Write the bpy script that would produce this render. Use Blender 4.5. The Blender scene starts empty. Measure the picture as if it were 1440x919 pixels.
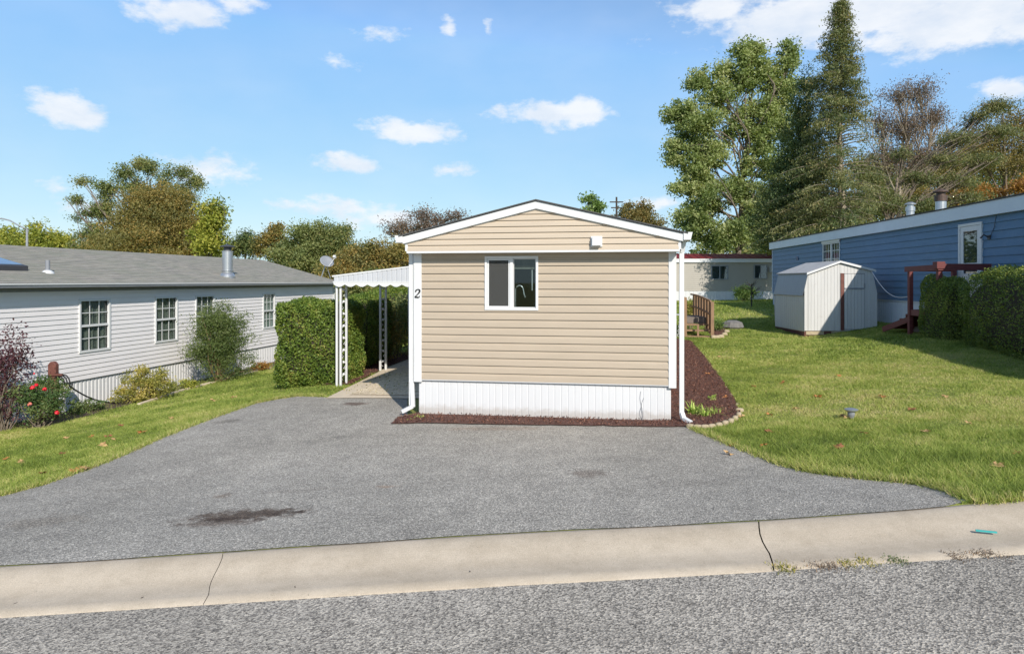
import bpy, math, random
import numpy as np
from mathutils import Vector, geometry
R = math.radians
scene = bpy.context.scene
COL = scene.collection
rng = np.random.default_rng(7)
random.seed(7)

# ------------------------------------------------------------------ camera, sky, sun, exposure
F, CX, HY, CZ = 960.0, 720.0, 395.0, 2.0          # focal length in pixels of the 1440 px photo, horizon row, eye height
cam_d = bpy.data.cameras.new('camera'); cam = bpy.data.objects.new('camera', cam_d); COL.objects.link(cam)
cam.location = (0, 0, CZ); cam.rotation_euler = (R(90), 0, 0)
cam_d.sensor_width = 36; cam_d.lens = 24.0
cam_d.shift_y = -(459.5 - HY) / 1440.0
cam_d.clip_start = 0.05; cam_d.clip_end = 3000
scene.camera = cam
scene.view_settings.view_transform = 'Standard'; scene.view_settings.look = 'None'
scene.view_settings.exposure = 0.07; scene.view_settings.gamma = 1.0
scene.view_settings.use_curve_mapping = False
scene.cycles.max_bounces = 6; scene.cycles.transparent_max_bounces = 12
scene.cycles.use_denoising = True
SUN_EL = R(32.5); SUN_H = Vector((0.32, -0.947, 0)).normalized()
sun_d = bpy.data.lights.new('sun', 'SUN'); sun = bpy.data.objects.new('sun', sun_d); COL.objects.link(sun)
sun_d.energy = 4.9; sun_d.angle = R(0.55); sun_d.color = (1.0, 0.94, 0.85)
to_sun = Vector((SUN_H.x * math.cos(SUN_EL), SUN_H.y * math.cos(SUN_EL), math.sin(SUN_EL)))
sun.rotation_euler = to_sun.to_track_quat('Z', 'Y').to_euler(); sun.location = (10, -20, 30)

world = bpy.data.worlds.new('World'); scene.world = world; world.use_nodes = True
wn, wl = world.node_tree.nodes, world.node_tree.links
wn.clear()
def N(nodes, t, **kw):
    n = nodes.new(t)
    for k, v in kw.items():
        setattr(n, k, v)
    return n
wout = N(wn, 'ShaderNodeOutputWorld'); bg = N(wn, 'ShaderNodeBackground')
sky = N(wn, 'ShaderNodeTexSky', sky_type='NISHITA', sun_disc=False)
sky.sun_elevation = SUN_EL; sky.sun_rotation = math.atan2(SUN_H.x, SUN_H.y); sky.altitude = 60
sky.air_density = 1.0; sky.dust_density = 0.3; sky.ozone_density = 1.6
def wm(op, a, b=None, c=None):
    n = N(wn, 'ShaderNodeMath', operation=op)
    for i, x in enumerate((a, b, c)):
        if x is None: continue
        if isinstance(x, (int, float)): n.inputs[i].default_value = x
        else: wl.new(x, n.inputs[i])
    return n.outputs[0]
tc = N(wn, 'ShaderNodeTexCoord'); sep = N(wn, 'ShaderNodeSeparateXYZ'); wl.new(tc.outputs['Generated'], sep.inputs[0])
az = wm('MULTIPLY', wm('ARCTAN2', sep.outputs[0], sep.outputs[1]), 57.29578)
el = wm('MULTIPLY', wm('ARCSINE', sep.outputs[2]), 57.29578)
def wnoise(scale, detail, rough=0.55, stretch=(1, 1, 1.9)):
    mp = N(wn, 'ShaderNodeMapping'); mp.inputs['Scale'].default_value = stretch
    wl.new(tc.outputs['Generated'], mp.inputs[0])
    nn = N(wn, 'ShaderNodeTexNoise'); nn.inputs['Scale'].default_value = scale
    nn.inputs['Detail'].default_value = detail; nn.inputs['Roughness'].default_value = rough
    wl.new(mp.outputs[0], nn.inputs['Vector'])
    return nn.outputs['Fac']
n1 = wnoise(16, 7, 0.6); n2 = wnoise(5, 3)
# clouds: azimuth and elevation of the centre, half-widths, strength (degrees)
def azel(px, py):
    x, z = (px - CX) / F, (HY - py) / F
    return math.degrees(math.atan2(x, 1)), math.degrees(math.atan2(z, math.hypot(1, x)))
clouds = [(262, 14, 66, 24, 1.1), (335, 8, 42, 16, .9), (95, 152, 56, 23, 1.0), (130, 166, 24, 16, .8), (585, 184, 66, 17, 1.0),
          (482, 231, 52, 17, .95), (775, 160, 76, 19, 1.05), (815, 152, 34, 16, .95), (635, 240, 32, 12, .8),
          (305, 240, 66, 22, .75), (470, 292, 75, 15, .8), (530, 310, 60, 16, .55), (632, 34, 12, 16, .7), (686, 40, 8, 13, .55),
          (1180, 16, 230, 44, 1.25), (1010, 12, 60, 26, .9), (1350, 30, 150, 46, 1.3), (1420, 124, 45, 17, .95),
          (920, 286, 45, 9, .75), (50, 262, 90, 8, .3), (475, 88, 30, 9, .3), (150, 290, 50, 20, .5), (535, 48, 20, 8, .3)]
acc = None
nd = wm('MULTIPLY', wm('SUBTRACT', wm('ADD', n1, wm('MULTIPLY', wm('SUBTRACT', wnoise(55, 6, .65), .5), .35)), 0.5), 2.7)
for (px, py, rx, ry, s) in clouds:
    a0, e0 = azel(px, py); a1, _ = azel(px + rx, py); a2, _ = azel(px - rx, py); _, e1 = azel(px, py - ry); _, e2 = azel(px, py + ry)
    dx = wm('DIVIDE', wm('SUBTRACT', az, a0), abs(a1 - a2) / 2); dy = wm('DIVIDE', wm('SUBTRACT', el, e0), abs(e1 - e2) / 2)
    r = wm('SQRT', wm('ADD', wm('MULTIPLY', dx, dx), wm('MULTIPLY', dy, dy)))
    v = wm('MULTIPLY', wm('SUBTRACT', 1.28, r), s)
    acc = v if acc is None else wm('SMOOTH_MAX', acc, v, 0.15)
msk = wm('ADD', acc, nd)
mr = N(wn, 'ShaderNodeMapRange', interpolation_type='SMOOTHERSTEP'); wl.new(msk, mr.inputs[0])
mr.inputs[1].default_value = -0.15; mr.inputs[2].default_value = 1.0; mr.inputs[4].default_value = 0.9
mrs = N(wn, 'ShaderNodeMapRange'); wl.new(n2, mrs.inputs[0]); mrs.inputs[1].default_value = .3; mrs.inputs[2].default_value = .8; mrs.inputs[3].default_value = .02; mrs.inputs[4].default_value = .16
fac = wm('MAXIMUM', mr.outputs[0], mrs.outputs[0])
SKY_S = 0.15
# the photograph holds back the bright horizon: compress each channel of the physical sky
ssep = N(wn, 'ShaderNodeSeparateColor'); wl.new(sky.outputs[0], ssep.inputs[0]); scmb = N(wn, 'ShaderNodeCombineColor')
for i, (a, b, c, d) in enumerate(((.30, .95, .27, .58), (.48, 1.1, .54, .78), (.75, 1.3, .93, .96))):
    q = N(wn, 'ShaderNodeMapRange', clamp=False); wl.new(ssep.outputs[i], q.inputs[0])
    for k, v_ in enumerate((a / SKY_S, b / SKY_S, c / SKY_S, d / SKY_S)): q.inputs[k + 1].default_value = v_
    low = wm('MULTIPLY', wm('POWER', wm('DIVIDE', ssep.outputs[i], a / SKY_S), 1.3), c / SKY_S)      # above the picture the sky deepens towards the zenith
    wl.new(wm('MINIMUM', wm('MINIMUM', q.outputs[0], low), d * 1.12 / SKY_S), scmb.inputs[i])
mix = N(wn, 'ShaderNodeMixRGB'); wl.new(fac, mix.inputs[0]); wl.new(scmb.outputs[0], mix.inputs[1])
cmx = N(wn, 'ShaderNodeMixRGB'); cmr = N(wn, 'ShaderNodeMapRange'); wl.new(wnoise(11, 6, .6, (1, 1, 2.4)), cmr.inputs[0]); cmr.inputs[1].default_value = .35; cmr.inputs[2].default_value = .62
wl.new(cmr.outputs[0], cmx.inputs[0]); cmx.inputs[1].default_value = (0.74 / SKY_S, 0.81 / SKY_S, 0.91 / SKY_S, 1); cmx.inputs[2].default_value = (0.92 / SKY_S, 0.94 / SKY_S, 0.97 / SKY_S, 1)
wl.new(cmx.outputs[0], mix.inputs[2])
wl.new(mix.outputs[0], bg.inputs[0]); bg.inputs[1].default_value = SKY_S
wl.new(bg.outputs[0], wout.inputs[0])

# ------------------------------------------------------------------ helpers
def wloc(o):
    v = Vector((0, 0, 0))
    while o is not None:
        v += o.location; o = o.parent
    return v
def tag(o, label=None, cat=None, group=None, kind=None):
    if label: o['label'] = label
    if cat: o['category'] = cat
    if group: o['group'] = group
    if kind: o['kind'] = kind
    return o
def empty(name, loc, label, cat, group=None):
    o = bpy.data.objects.new(name, None); COL.objects.link(o); o.location = loc; o.empty_display_size = .2
    return tag(o, label, cat, group)
def mesh_np(name, V, Fc, mat, parent=None, attr=None, smooth=False, base=None):
    """link a mesh from numpy arrays: V (n,3) world coords, Fc (m,k) faces"""
    V = np.asarray(V, dtype=np.float64); Fc = np.asarray(Fc, dtype=np.int32)
    if parent is not None: off = np.array(wloc(parent))
    elif base is not None: off = np.array(base)
    else:
        lo, hi = V.min(0), V.max(0); off = np.array([(lo[0] + hi[0]) / 2, (lo[1] + hi[1]) / 2, lo[2]])
    me = bpy.data.meshes.new(name); k = Fc.shape[1]
    me.vertices.add(len(V)); me.vertices.foreach_set('co', (V - off).astype(np.float32).ravel())
    me.loops.add(Fc.size); me.loops.foreach_set('vertex_index', Fc.ravel())
    me.polygons.add(len(Fc)); me.polygons.foreach_set('loop_start', np.arange(0, Fc.size, k, dtype=np.int32))
    me.update(calc_edges=True)
    if attr is not None:
        a = me.attributes.new('v', 'FLOAT', 'POINT'); a.data.foreach_set('value', np.asarray(attr, dtype=np.float32))
    if smooth: me.polygons.foreach_set('use_smooth', np.ones(len(Fc), dtype=bool))
    me.materials.append(mat)
    o = bpy.data.objects.new(name, me); COL.objects.link(o)
    if parent is not None: o.parent = parent
    else: o.location = off
    return o

class Frame:
    """u runs to the right seen from outside, v into the building, z up"""
    def __init__(s, x, y, z, dx, dy):
        n = math.hypot(dx, dy); s.o = Vector((x, y, z)); s.f = Vector((dx / n, dy / n, 0)); s.a = Vector((-dy / n, dx / n, 0))
    def __call__(s, u, v, z=0.0): return s.o + s.f * u + s.a * v + Vector((0, 0, z))
WF = Frame(0, 0, 0, 1, 0)

class MB:
    def __init__(s, fr=WF): s.V = []; s.F = []; s.fr = fr; s.sm = False
    def add(s, vs, fs):
        b = len(s.V); s.V += [s.fr(*v) for v in vs]; s.F += [tuple(b + i for i in f) for f in fs]; return s
    def box(s, u0, u1, v0, v1, z0, z1):
        return s.add([(u0, v0, z0), (u1, v0, z0), (u1, v1, z0), (u0, v1, z0), (u0, v0, z1), (u1, v0, z1), (u1, v1, z1), (u0, v1, z1)],
                     [(0, 3, 2, 1), (4, 5, 6, 7), (0, 1, 5, 4), (1, 2, 6, 5), (2, 3, 7, 6), (3, 0, 4, 7)])
    def bar(s, p, q, w, h=None, up=(0, 0, 1)):
        """square bar between two local points"""
        h = h or w; p = Vector(p); q = Vector(q); d = (q - p).normalized(); up = Vector(up)
        if abs(d.dot(up)) > .95: up = Vector((0, 1, 0))
        x = d.cross(up).normalized() * w / 2; y = x.cross(d).normalized() * h / 2
        vs = [p - x - y, p + x - y, p + x + y, p - x + y, q - x - y, q + x - y, q + x + y, q - x + y]
        return s.add(vs, [(0, 3, 2, 1), (4, 5, 6, 7), (0, 1, 5, 4), (1, 2, 6, 5), (2, 3, 7, 6), (3, 0, 4, 7)])
    def tube(s, pts, r, seg=8, cap=True):
        pts = [Vector(p) for p in pts]; n = len(pts)
        rs = r if isinstance(r, (list, tuple)) else [r] * n
        vs = []; ref = Vector((0.13, 0.21, 1)).normalized()
        for i, p in enumerate(pts):
            d = (pts[min(i + 1, n - 1)] - pts[max(i - 1, 0)]).normalized()
            rf = ref if abs(d.dot(ref)) < .93 else Vector((1, .1, 0))
            x = d.cross(rf).normalized(); y = x.cross(d)
            for k in range(seg):
                a = 2 * math.pi * k / seg; vs.append(p + (x * math.cos(a) + y * math.sin(a)) * rs[i])
        fs = [(i * seg + k, i * seg + (k + 1) % seg, (i + 1) * seg + (k + 1) % seg, (i + 1) * seg + k) for i in range(n - 1) for k in range(seg)]
        if cap: fs += [tuple(range(seg))[::-1], tuple((n - 1) * seg + k for k in range(seg))]
        return s.add(vs, fs)
    def lathe(s, c, prof, seg=20):
        vs = []; m = len(prof)
        for r, z in prof:
            for k in range(seg):
                a = 2 * math.pi * k / seg; vs.append((c[0] + r * math.cos(a), c[1] + r * math.sin(a), c[2] + z))
        fs = [(i * seg + k, i * seg + (k + 1) % seg, (i + 1) * seg + (k + 1) % seg, (i + 1) * seg + k) for i in range(m - 1) for k in range(seg)]
        fs += [tuple(range(seg))[::-1], tuple((m - 1) * seg + k for k in range(seg))]
        return s.add(vs, fs)
    def prism(s, prof, v0, v1):
        """profile of (u,z) extruded along v"""
        n = len(prof); vs = [(u, v0, z) for u, z in prof] + [(u, v1, z) for u, z in prof]
        fs = [(i, (i + 1) % n, n + (i + 1) % n, n + i) for i in range(n)] + [tuple(range(n))[::-1], tuple(range(n, 2 * n))]
        return s.add(vs, fs)
    def prism_u(s, prof, u0, u1):
        """profile of (v,z) extruded along u"""
        n = len(prof); vs = [(u0, v, z) for v, z in prof] + [(u1, v, z) for v, z in prof]
        fs = [(i, (i + 1) % n, n + (i + 1) % n, n + i) for i in range(n)] + [tuple(range(n))[::-1], tuple(range(n, 2 * n))]
        return s.add(vs, fs)
    def build(s, name, mat, parent=None, smooth=False, bevel=0, base=None):
        if parent is not None: off = wloc(parent)
        elif base is not None: off = Vector(base)
        else:
            xs = [v.x for v in s.V]; ys = [v.y for v in s.V]; zs = [v.z for v in s.V]
            off = Vector(((min(xs) + max(xs)) / 2, (min(ys) + max(ys)) / 2, min(zs)))
        me = bpy.data.meshes.new(name); me.from_pydata([v - off for v in s.V], [], s.F); me.update()
        import bmesh
        bm = bmesh.new(); bm.from_mesh(me); bmesh.ops.recalc_face_normals(bm, faces=bm.faces); bm.to_mesh(me); bm.free()
        if smooth: me.polygons.foreach_set('use_smooth', [True] * len(me.polygons))
        me.materials.append(mat)
        o = bpy.data.objects.new(name, me); COL.objects.link(o)
        if parent is not None: o.parent = parent
        else: o.location = off
        if bevel:
            b = o.modifiers.new('bevel', 'BEVEL'); b.width = bevel; b.segments = 2; b.limit_method = 'ANGLE'
        return o

# ------------------------------------------------------------------ materials
def mat_new(name):
    m = bpy.data.materials.new(name); m.use_nodes = True; n = m.node_tree.nodes; n.clear()
    out = N(n, 'ShaderNodeOutputMaterial'); p = N(n, 'ShaderNodeBsdfPrincipled'); m.node_tree.links.new(p.outputs[0], out.inputs[0])
    return m, n, m.node_tree.links, p, out
def c4(c): return (c[0], c[1], c[2], 1)
def tex(n, l, kind, scale, detail=4, rough=.6, stretch=None, **kw):
    t = N(n, 'ShaderNodeTexCoord'); src = t.outputs['Object']
    if stretch:
        mp = N(n, 'ShaderNodeMapping'); mp.inputs['Scale'].default_value = stretch; l.new(src, mp.inputs[0]); src = mp.outputs[0]
    x = N(n, kind, **kw); x.inputs['Scale'].default_value = scale
    if kind == 'ShaderNodeTexNoise': x.inputs['Detail'].default_value = detail; x.inputs['Roughness'].default_value = rough
    l.new(src, x.inputs['Vector']); return x
def ramp(n, l, src, stops):
    r = N(n, 'ShaderNodeValToRGB'); e = r.color_ramp.elements
    while len(e) < len(stops): e.new(.5)
    for i, (p, c) in enumerate(stops): e[i].position = p; e[i].color = c4(c)
    l.new(src, r.inputs[0]); return r.outputs[0]
def mixc(n, l, fac, a, b, mode='MIX'):
    m = N(n, 'ShaderNodeMixRGB', blend_type=mode)
    for i, x in enumerate((fac, a, b)):
        if isinstance(x, (int, float)): m.inputs[i].default_value = x
        elif isinstance(x, tuple): m.inputs[i].default_value = c4(x)
        else: l.new(x, m.inputs[i])
    return m.outputs[0]
def bump(n, l, p, h, strength=.3, dist=.01):
    b = N(n, 'ShaderNodeBump'); b.inputs['Strength'].default_value = strength; b.inputs['Distance'].default_value = dist
    l.new(h, b.inputs['Height']); l.new(b.outputs[0], p.inputs['Normal'])
def simple(name, col, rough=.6, var=.12, scale=3, stretch=None, metallic=0, bumps=0, bscale=60, spec=.5, dirt=None):
    m, n, l, p, out = mat_new(name)
    t = tex(n, l, 'ShaderNodeTexNoise', scale, 5, .65, stretch)
    a = tuple(max(0, c * (1 - var)) for c in col); b = tuple(min(1, c * (1 + var)) for c in col)
    cc = ramp(n, l, t.outputs[0], [(.3, a), (.7, b)])
    if dirt:
        t2 = tex(n, l, 'ShaderNodeTexNoise', dirt[1], 6, .7)
        f = ramp(n, l, t2.outputs[0], [(dirt[2], (0, 0, 0)), (dirt[2] + .15, (dirt[3],) * 3)])
        cc = mixc(n, l, f, cc, dirt[0])
    l.new(cc, p.inputs['Base Color']); p.inputs['Roughness'].default_value = rough
    p.inputs['Metallic'].default_value = metallic; p.inputs['Specular IOR Level'].default_value = spec
    if bumps:
        tb = tex(n, l, 'ShaderNodeTexNoise', bscale, 4, .6); bump(n, l, p, tb.outputs[0], bumps, .01)
    return m
def leafmat(name, stops, trans=.35, rough=.55, gain=1.9):
    m, n, l, p, out = mat_new(name)
    at = N(n, 'ShaderNodeAttribute', attribute_name='v')
    stops = [tuple(min(.8, c * gain) for c in q) for q in stops]; k = len(stops); cc = ramp(n, l, at.outputs['Fac'], [(i / max(1, k - 1), s) for i, s in enumerate(stops)])
    l.new(cc, p.inputs['Base Color']); p.inputs['Roughness'].default_value = rough; p.inputs['Specular IOR Level'].default_value = .35
    tr = N(n, 'ShaderNodeBsdfTranslucent'); l.new(mixc(n, l, 1.0, cc, (1.25, 1.3, .7), 'MULTIPLY'), tr.inputs[0])
    mx = N(n, 'ShaderNodeMixShader'); mx.inputs[0].default_value = trans; l.new(p.outputs[0], mx.inputs[1]); l.new(tr.outputs[0], mx.inputs[2])
    l.new(mx.outputs[0], out.inputs[0]); return m
def glassmat(name, tint=(.75, .8, .8), refl=1.0):
    m, n, l, p, out = mat_new(name)
    tr = N(n, 'ShaderNodeBsdfTransparent'); tr.inputs[0].default_value = c4(tint)
    gl = N(n, 'ShaderNodeBsdfGlossy'); gl.inputs['Roughness'].default_value = .02
    lw = N(n, 'ShaderNodeLayerWeight'); pw = N(n, 'ShaderNodeMath', operation='POWER'); l.new(lw.outputs['Facing'], pw.inputs[0]); pw.inputs[1].default_value = 4
    mu = N(n, 'ShaderNodeMath', operation='MULTIPLY_ADD', use_clamp=True); l.new(pw.outputs[0], mu.inputs[0]); mu.inputs[1].default_value = .6 * refl; mu.inputs[2].default_value = .045 * refl
    mx = N(n, 'ShaderNodeMixShader'); l.new(mu.outputs[0], mx.inputs[0]); l.new(tr.outputs[0], mx.inputs[1]); l.new(gl.outputs[0], mx.inputs[2])
    l.new(mx.outputs[0], out.inputs[0]); return m

M = {}
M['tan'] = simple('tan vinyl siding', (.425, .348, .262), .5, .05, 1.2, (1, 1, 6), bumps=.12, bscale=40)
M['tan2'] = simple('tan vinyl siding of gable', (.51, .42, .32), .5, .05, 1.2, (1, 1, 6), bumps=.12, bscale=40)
M['white'] = simple('white painted trim', (.66, .66, .655), .4, .03, 2)
M['skirt'] = simple('white vinyl skirting', (.62, .62, .625), .4, .03, 1.2, (1, 1, .4), dirt=((.45, .42, .38), 5, .62, .35))
M['awning'] = simple('pale awning metal', (.50, .51, .53), .45, .05, 2)
M['greysiding'] = simple('pale grey siding', (.78, .74, .73), .5, .04, 1, (1, 1, 5), bumps=.1, bscale=40)
M['greyskirt'] = simple('pale grey skirting', (.66, .65, .64), .5, .05, 1.2, (1, 1, .4), dirt=((.35, .33, .3), 5, .58, .4))
M['blue'] = simple('blue painted lap siding', (.075, .165, .28), .55, .10, 1.5, (1, 1, 4), bumps=.25, bscale=30, dirt=((.15, .22, .32), 4, .55, .4))
M['bluefascia'] = simple('pale fascia metal', (.62, .68, .74), .45, .05, 1, dirt=((.4, .42, .45), 7, .62, .4))
M['cream'] = simple('cream siding', (.37, .34, .29), .55, .05, 1)
M['shedwhite'] = simple('faded white shed panels', (.56, .55, .53), .6, .06, 2, (3, 3, .4), dirt=((.38, .33, .27), 5, .6, .45))
M['shedroof'] = simple('grey shed roofing', (.42, .41, .40), .7, .12, 4, dirt=((.2, .19, .18), 9, .55, .5))
M['shedmetal'] = simple('galvanised shed panel', (.30, .31, .33), .5, .07, 2, (6, 6, .6), metallic=.3)
M['redwood'] = simple('red stained wood', (.15, .035, .032), .65, .2, 6, (1, 1, 4), bumps=.2)
M['rust'] = simple('rust red paint', (.15, .055, .04), .7, .25, 8, bumps=.2)
M['wood'] = simple('weathered brown wood', (.27, .165, .095), .75, .25, 8, (1, 1, .3), bumps=.3)
M['greywood'] = simple('grey weathered tread', (.17, .14, .12), .8, .2, 8, bumps=.3)
M['metal'] = simple('galvanised metal', (.50, .51, .52), .35, .08, 5, metallic=.75)
M['darkmetal'] = simple('dark metal', (.05, .05, .055), .5, .15, 5)
M['greymetal'] = simple('mid grey metal', (.24, .25, .27), .5, .1, 5)
M['oldcap'] = simple('weathered brown metal', (.10, .065, .05), .6, .3, 6, metallic=.3)
M['black'] = simple('black paint', (.012, .012, .013), .5, .1, 5)
M['chrome'] = simple('brushed chrome', (.85, .85, .85), .2, .02, 5, metallic=.6)
M['redroof'] = simple('dark red roof metal', (.20, .02, .025), .5, .25, 1.5)
M['stone'] = simple('buff edging stone', (.43, .345, .23), .9, .2, 14, bumps=.5, bscale=40)
M['rock'] = simple('grey rock', (.17, .16, .15), .9, .25, 9, bumps=.5)
M['bark'] = simple('grey brown bark', (.17, .135, .10), .9, .3, 6, (4, 4, .7), bumps=.5, bscale=25)
M['palebark'] = simple('pale bark', (.30, .25, .19), .9, .25, 6, (4, 4, .7), bumps=.4, bscale=25)
M['darkbark'] = simple('dark bark', (.055, .042, .033), .9, .3, 6, (4, 4, .7), bumps=.4, bscale=25)
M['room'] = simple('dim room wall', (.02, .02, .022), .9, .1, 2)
M['curtain'] = simple('muted curtain', (.30, .29, .24), .9, .25, 2, (14, 14, .3))
M['lightcurtain'] = simple('pale curtain', (.42, .43, .40), .9, .2, 2, (14, 14, .3))
M['glass'] = glassmat('window glass'); M['glass2'] = glassmat('reflecting window glass', (.55, .6, .62), 2.2)
def screenmat():
    m, n, l, p, out = mat_new('insect screen'); p.inputs['Base Color'].default_value = (.07, .07, .066, 1); p.inputs['Roughness'].default_value = .8
    tr = N(n, 'ShaderNodeBsdfTransparent'); mx = N(n, 'ShaderNodeMixShader'); mx.inputs[0].default_value = .55
    l.new(tr.outputs[0], mx.inputs[1]); l.new(p.outputs[0], mx.inputs[2]); l.new(mx.outputs[0], out.inputs[0]); return m
M['screen'] = screenmat()
M['soil'] = simple('bed soil', (.085, .055, .04), .95, .35, 9, bumps=.8, bscale=30)
M['petal'] = simple('red petal', (.72, .012, .03), .5, .2, 9)
M['palepetal'] = simple('pink petal', (.78, .22, .17), .5, .2, 9)
M['teal'] = simple('teal plastic', (.05, .38, .36), .4, .05, 4)
M['ac'] = simple('air conditioner casing', (.55, .53, .48), .5, .05, 4)

def splash(m, colr, h):
    n = m.node_tree.nodes; l = m.node_tree.links; p = next(x for x in n if x.type == 'BSDF_PRINCIPLED'); src = p.inputs['Base Color'].links[0].from_socket
    t = N(n, 'ShaderNodeTexCoord'); sp = N(n, 'ShaderNodeSeparateXYZ'); l.new(t.outputs['Object'], sp.inputs[0]); ns = tex(n, l, 'ShaderNodeTexNoise', 9, 6, .7)
    a = N(n, 'ShaderNodeMath', operation='MULTIPLY_ADD'); l.new(ns.outputs[0], a.inputs[0]); a.inputs[1].default_value = -.22; l.new(sp.outputs[2], a.inputs[2])
    q = N(n, 'ShaderNodeMapRange', interpolation_type='SMOOTHSTEP'); l.new(a.outputs[0], q.inputs[0]); q.inputs[1].default_value = h - .13; q.inputs[2].default_value = h - .02; q.inputs[3].default_value = .5; q.inputs[4].default_value = 0
    l.new(mixc(n, l, q.outputs[0], src, colr), p.inputs['Base Color'])
splash(M['skirt'], (.34, .29, .24), .10)
# grass, road surfaces
def mat_grass():
    m, n, l, p, out = mat_new('lawn turf')
    a = tex(n, l, 'ShaderNodeTexNoise', .55, 4, .6); b = tex(n, l, 'ShaderNodeTexNoise', 25, 4, .7)
    c = ramp(n, l, a.outputs[0], [(.35, (.17, .20, .035)), (.65, (.34, .30, .10))])
    c = mixc(n, l, .55, c, ramp(n, l, b.outputs[0], [(.3, (.07, .10, .014)), (.7, (.26, .29, .06))]))
    l.new(c, p.inputs['Base Color']); p.inputs['Roughness'].default_value = .9; bump(n, l, p, b.outputs[0], .6, .03); return m
def mat_chip(name, scale, stops, fine, stains=(), patch=None, bs=.6):
    """asphalt: cells of crushed stone, each its own grey"""
    m, n, l, p, out = mat_new(name)
    v = tex(n, l, 'ShaderNodeTexVoronoi', scale); v2 = tex(n, l, 'ShaderNodeTexVoronoi', scale * 2.3)
    s1 = N(n, 'ShaderNodeSeparateColor'); l.new(v.outputs['Color'], s1.inputs[0]); s2 = N(n, 'ShaderNodeSeparateColor'); l.new(v2.outputs['Color'], s2.inputs[0])
    mm = N(n, 'ShaderNodeMath', operation='MULTIPLY_ADD'); l.new(s2.outputs[0], mm.inputs[0]); mm.inputs[1].default_value = fine; 
    m3 = N(n, 'ShaderNodeMath', operation='MULTIPLY'); l.new(s1.outputs[0], m3.inputs[0]); m3.inputs[1].default_value = 1 - fine; l.new(m3.outputs[0], mm.inputs[2])
    c = ramp(n, l, mm.outputs[0], stops)
    big = tex(n, l, 'ShaderNodeTexNoise', .45, 5, .62)
    c = mixc(n, l, 1.0, c, ramp(n, l, big.outputs[0], [(.3, (.94, .88, .785)), (.7, (1.25, 1.17, 1.055))]), 'MULTIPLY')
    mid = tex(n, l, 'ShaderNodeTexNoise', 3.2, 6, .7)
    c = mixc(n, l, 1.0, c, ramp(n, l, mid.outputs[0], [(.3, (.84, .84, .84)), (.68, (1.13, 1.13, 1.12))]), 'MULTIPLY')
    if stains:
        geo = N(n, 'ShaderNodeNewGeometry'); sp = N(n, 'ShaderNodeSeparateXYZ'); l.new(geo.outputs['Position'], sp.inputs[0])
        wob = tex(n, l, 'ShaderNodeTexNoise', 5.5, 6, .75)
        def mth(op, x, y):
            q = N(n, 'ShaderNodeMath', operation=op)
            for i, z in enumerate((x, y)):
                if isinstance(z, (int, float)): q.inputs[i].default_value = z
                else: l.new(z, q.inputs[i])
            return q.outputs[0]
        for (sx, sy, rx, ry, st, colr) in stains:
            dx = mth('DIVIDE', mth('SUBTRACT', sp.outputs[0], sx), rx); dy = mth('DIVIDE', mth('SUBTRACT', sp.outputs[1], sy), ry)
            r = mth('SQRT', mth('ADD', mth('MULTIPLY', dx, dx), mth('MULTIPLY', dy, dy)), 0)
            k = mth('ADD', mth('SUBTRACT', 1.0, r), mth('MULTIPLY', mth('SUBTRACT', wob.outputs[0], .5), 2.6))
            mr_ = N(n, 'ShaderNodeMapRange', interpolation_type='SMOOTHSTEP'); l.new(k, mr_.inputs[0]); mr_.inputs[1].default_value = .0; mr_.inputs[2].default_value = .6; mr_.inputs[4].default_value = st
            c = mixc(n, l, mr_.outputs[0], c, mixc(n, l, 1.0, c, colr, 'MULTIPLY'))
    l.new(c, p.inputs['Base Color']); p.inputs['Roughness'].default_value = .85; p.inputs['Specular IOR Level'].default_value = .3
    bump(n, l, p, v.outputs['Distance'], bs, .006); return m
def mat_kerb():
    m, n, l, p, out = mat_new('buff concrete')
    a = tex(n, l, 'ShaderNodeTexNoise', 1.2, 5, .6, (.5, 3, 1)); b = tex(n, l, 'ShaderNodeTexNoise', 180, 3, .7); d = tex(n, l, 'ShaderNodeTexNoise', 14, 5, .7)
    c = ramp(n, l, a.outputs[0], [(.3, (.44, .365, .275)), (.7, (.53, .45, .35))])
    c = mixc(n, l, 1.0, c, ramp(n, l, b.outputs[0], [(.3, (.74, .74, .74)), (.7, (1.18, 1.18, 1.18))]), 'MULTIPLY')
    c = mixc(n, l, ramp(n, l, d.outputs[0], [(.55, (0, 0, 0)), (.8, (.4, .4, .4))]), c, (.30, .26, .2))
    pit = tex(n, l, 'ShaderNodeTexVoronoi', 22); sp_ = tex(n, l, 'ShaderNodeTexNoise', 4, 5, .7)
    c = mixc(n, l, ramp(n, l, pit.outputs['Distance'], [(.05, (.55, .55, .55)), (.11, (0, 0, 0))]), c, (.22, .19, .15))
    c = mixc(n, l, 1.0, c, ramp(n, l, sp_.outputs[0], [(.35, (.90, .89, .87)), (.6, (1.05, 1.05, 1.05))]), 'MULTIPLY')
    l.new(c, p.inputs['Base Color']); p.inputs['Roughness'].default_value = .85; bump(n, l, p, b.outputs[0], .4, .004); return m
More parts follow.
